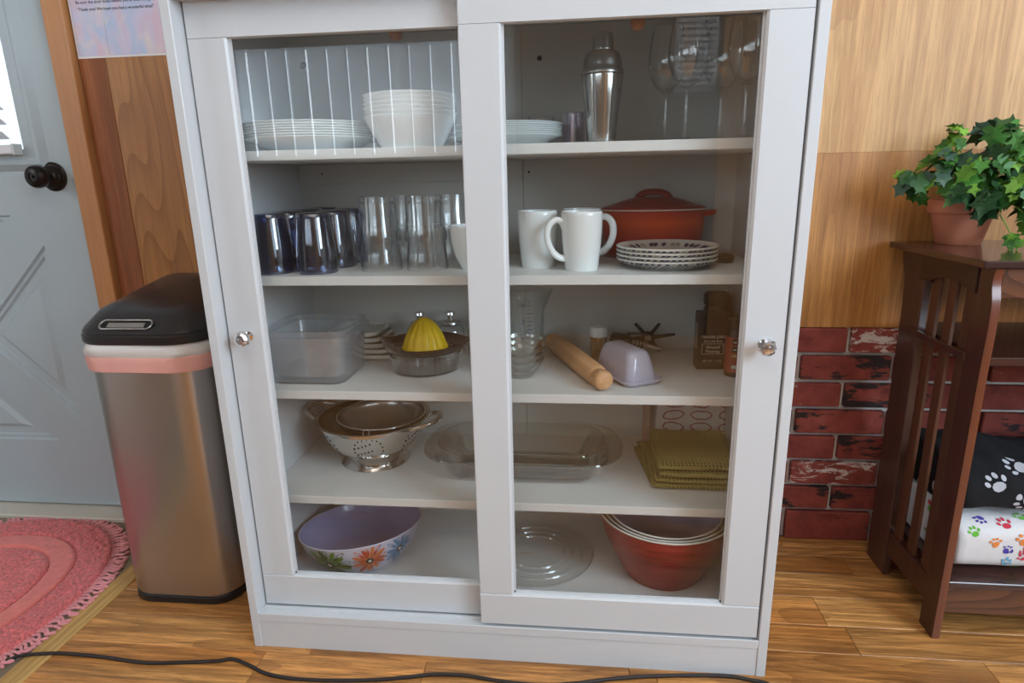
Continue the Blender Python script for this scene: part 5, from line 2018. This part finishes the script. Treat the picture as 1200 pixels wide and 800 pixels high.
def leaf_data(mat, size, fold, curl):
    # five-lobed ivy outline, gently folded along the midrib
    outl = [(0, 0), (-0.16, -0.13), (-0.36, -0.10), (-0.50, 0.10), (-0.36, 0.26), (-0.40, 0.50), (-0.56, 0.62), (-0.22, 0.70), (-0.10, 0.86), (0, 1.12)]
    mb = MB()
    left = outl
    pts = left+[(-x, y) for x, y in left[-2:0:-1]]
    def P(x, y):
        return Vector((x*size, y*size, size*(fold*abs(x)*1.0-curl*(y-0.35)**2+0.05*math.sin(9*x))))
    mid = [mb.bm.verts.new(P(0, y)) for y in (0.22, 0.5, 0.78)]
    V = [mb.bm.verts.new(P(x, y)) for x, y in pts]
    n_ = len(V)
    hl = len(left)-1
    # left half
    m_for = [0, 0, 0, 0, 0, 1, 1, 2, 2, 2]
    for side in (0, 1):
        idx = list(range(0, hl+1)) if side == 0 else [0]+list(range(n_-1, hl-1, -1))
        for i in range(len(idx)-1):
            a_, b_ = idx[i], idx[i+1]
            ma, mb_ = m_for[i], m_for[i+1]
            if ma != mb_:
                f_ = [V[a_], V[b_], mid[mb_], mid[ma]]
            else:
                f_ = [V[a_], V[b_], mid[ma]]
            mb.face(f_ if side == 0 else f_[::-1])
    mb.face([V[0], V[1], mid[0]])
    # solid leaf: give it thickness
    r = bmesh.ops.solidify(mb.bm, geom=list(mb.bm.faces), thickness=0.0006)
    me = bpy.data.meshes.new('leaf')
    bmesh.ops.recalc_face_normals(mb.bm, faces=mb.bm.faces)
    mb.bm.to_mesh(me)
    mb.bm.free()
    me.materials.append(M[mat])
    me.shade_smooth()
    return me


LM = {}
for mt in ('leaf0', 'leaf1', 'leaf2', 'leaf3'):
    LM[mt] = [leaf_data(mt, 1.0, 0.22, 0.25), leaf_data(mt, 1.0, 0.34, 0.10)]
# clusters: centre (x,y,z), radius, count, size, weights (dark, mid, bright, bluish)
cl = [((1.325, 0.375, 0.880), 0.036, 13, 0.034, (4, 3, 1, 1)), ((1.385, 0.372, 0.960), 0.030, 10, 0.033, (1, 3, 3, 0)), ((1.365, 0.350, 0.905), 0.040, 15, 0.038, (3, 3, 1, 2)),
      ((1.425, 0.345, 0.895), 0.045, 20, 0.043, (3, 3, 1, 2)), ((1.480, 0.350, 0.910), 0.045, 20, 0.044, (2, 4, 2, 2)), ((1.475, 0.380, 0.975), 0.030, 7, 0.050, (4, 1, 0, 2)),
      ((1.515, 0.360, 0.945), 0.035, 12, 0.044, (2, 3, 1, 3)), ((1.425, 0.300, 0.842), 0.022, 6, 0.048, (5, 1, 0, 0)), ((1.390, 0.310, 0.862), 0.022, 6, 0.036, (3, 2, 1, 0)), ((1.490, 0.310, 0.860), 0.034, 13, 0.040, (2, 4, 2, 1)),
      ((1.500, 0.290, 0.812), 0.022, 8, 0.032, (0, 4, 4, 0)), ((1.475, 0.285, 0.775), 0.012, 4, 0.028, (0, 2, 4, 0)), ((1.540, 0.330, 0.850), 0.040, 16, 0.042, (2, 4, 1, 2)), ((1.560, 0.340, 0.920), 0.045, 16, 0.043, (3, 3, 1, 2)), ((1.550, 0.320, 0.800), 0.025, 8, 0.034, (1, 4, 2, 0))]
rg = random.Random(21)
stems = MB()
cam_loc = Vector((0.6486, -1.0004, 0.9109))
rootp = Vector((1.441, 0.402, 0.828))
nl = 0
for (c, rad_, cnt, sz, wts) in cl:
    c = Vector(c)
    mid = rootp.lerp(c, 0.5)+Vector((0, -0.01, 0.03))
    loc0 = Vector(iv.location)
    stems.tube([p-loc0 for p in smooth_path([rootp+Vector((rg.uniform(-0.025, 0.025), rg.uniform(-0.02, 0.02), 0)), mid, c], 4)], 0.0013, 5)
    for k in range(int(cnt*1.45)):
        d = Vector((rg.gauss(0, 1), rg.gauss(0, 0.7), rg.gauss(0, 1)))
        d = d.normalized()*rad_*(0.25+0.75*rg.random()**0.6)
        p = c+d
        if p.y > 0.455:
            p.y = 0.455-rg.random()*0.03
        toc = (cam_loc-p).normalized()
        nrm = (toc*0.75+Vector((0.15, 0, 0.55))+d.normalized()*0.7+Vector((rg.uniform(-.5, .5), rg.uniform(-.5, .5), rg.uniform(-.4, .4)))).normalized()
        tipd = (d.normalized()*1.0+Vector((rg.uniform(-.6, .6), -0.2, -0.45+rg.uniform(-.4, .4))))
        tipd = (tipd-nrm*tipd.dot(nrm)).normalized()
        xax = tipd.cross(nrm)
        s_ = sz*rg.uniform(0.6, 1.08)
        rot_ = Matrix((xax, tipd, nrm)).transposed()
        mt = rg.choices(('leaf0', 'leaf1', 'leaf2', 'leaf3'), (wts[0]*0.8, wts[1]*1.1, wts[2]*1.5, wts[3]*0.8))[0]
        if mt == 'leaf2':
            s_ *= 0.72
        o = bpy.data.objects.new('leaf', LM[mt][k % 2])
        col.objects.link(o)
        o.parent = iv
        base = p-loc0-tipd*s_*0.4
        # keep clear of pot and tabletop
        if base.z < 0.012:
            base.z = 0.012
        o.matrix_local = Matrix.LocRotScale(base, rot_.to_quaternion(), Vector((s_, s_, s_)))
        if k % 2 == 0:
            stems.tube([c-loc0, (c+d*0.6-loc0)+Vector((0, 0, 0.004)), base], 0.0008, 4)
        nl += 1
stems.build('stems', 'stem', iv, 60)

# ================================================================== POSTER
ps = thing('notice_sheet', 'pastel watercolour notice sheet with dark lettering on the wall above the trash can', 'poster', (-0.418, WY-0.0025, 1.2035))
MB().box(-0.116, -0.001, 0, 0.116, 0.0, 0.34).build('white_paper', 'paper', ps)
MB().box(-0.1125, -0.0014, 0.0045, 0.1125, -0.0008, 0.336).build('watercolour_print', 'poster', ps)
mb = MB()
tx = lambda x, z: Matrix.Translation((x, -0.0017, z)) @ Matrix.Rotation(PI/2, 4, 'X')
mb.text('Be sure the door locks behind you & close the gate!', 0.0094, tx(0.002, 0.1165), bold=0.00012)
mb.text('"Thank you! We hope you had a wonderful time!"', 0.0094, tx(0.0, 0.1015), bold=0.00012)
mb.build('lettering', 'ink', ps)
mb = MB()
mb.box(-0.0345, -0.0017, 0.006, -0.0338, -0.0013, 0.078, mtx=Matrix.Rotation(0.0, 4, 'Y'))
mb.build('sketch_line', 'greyprint', ps)
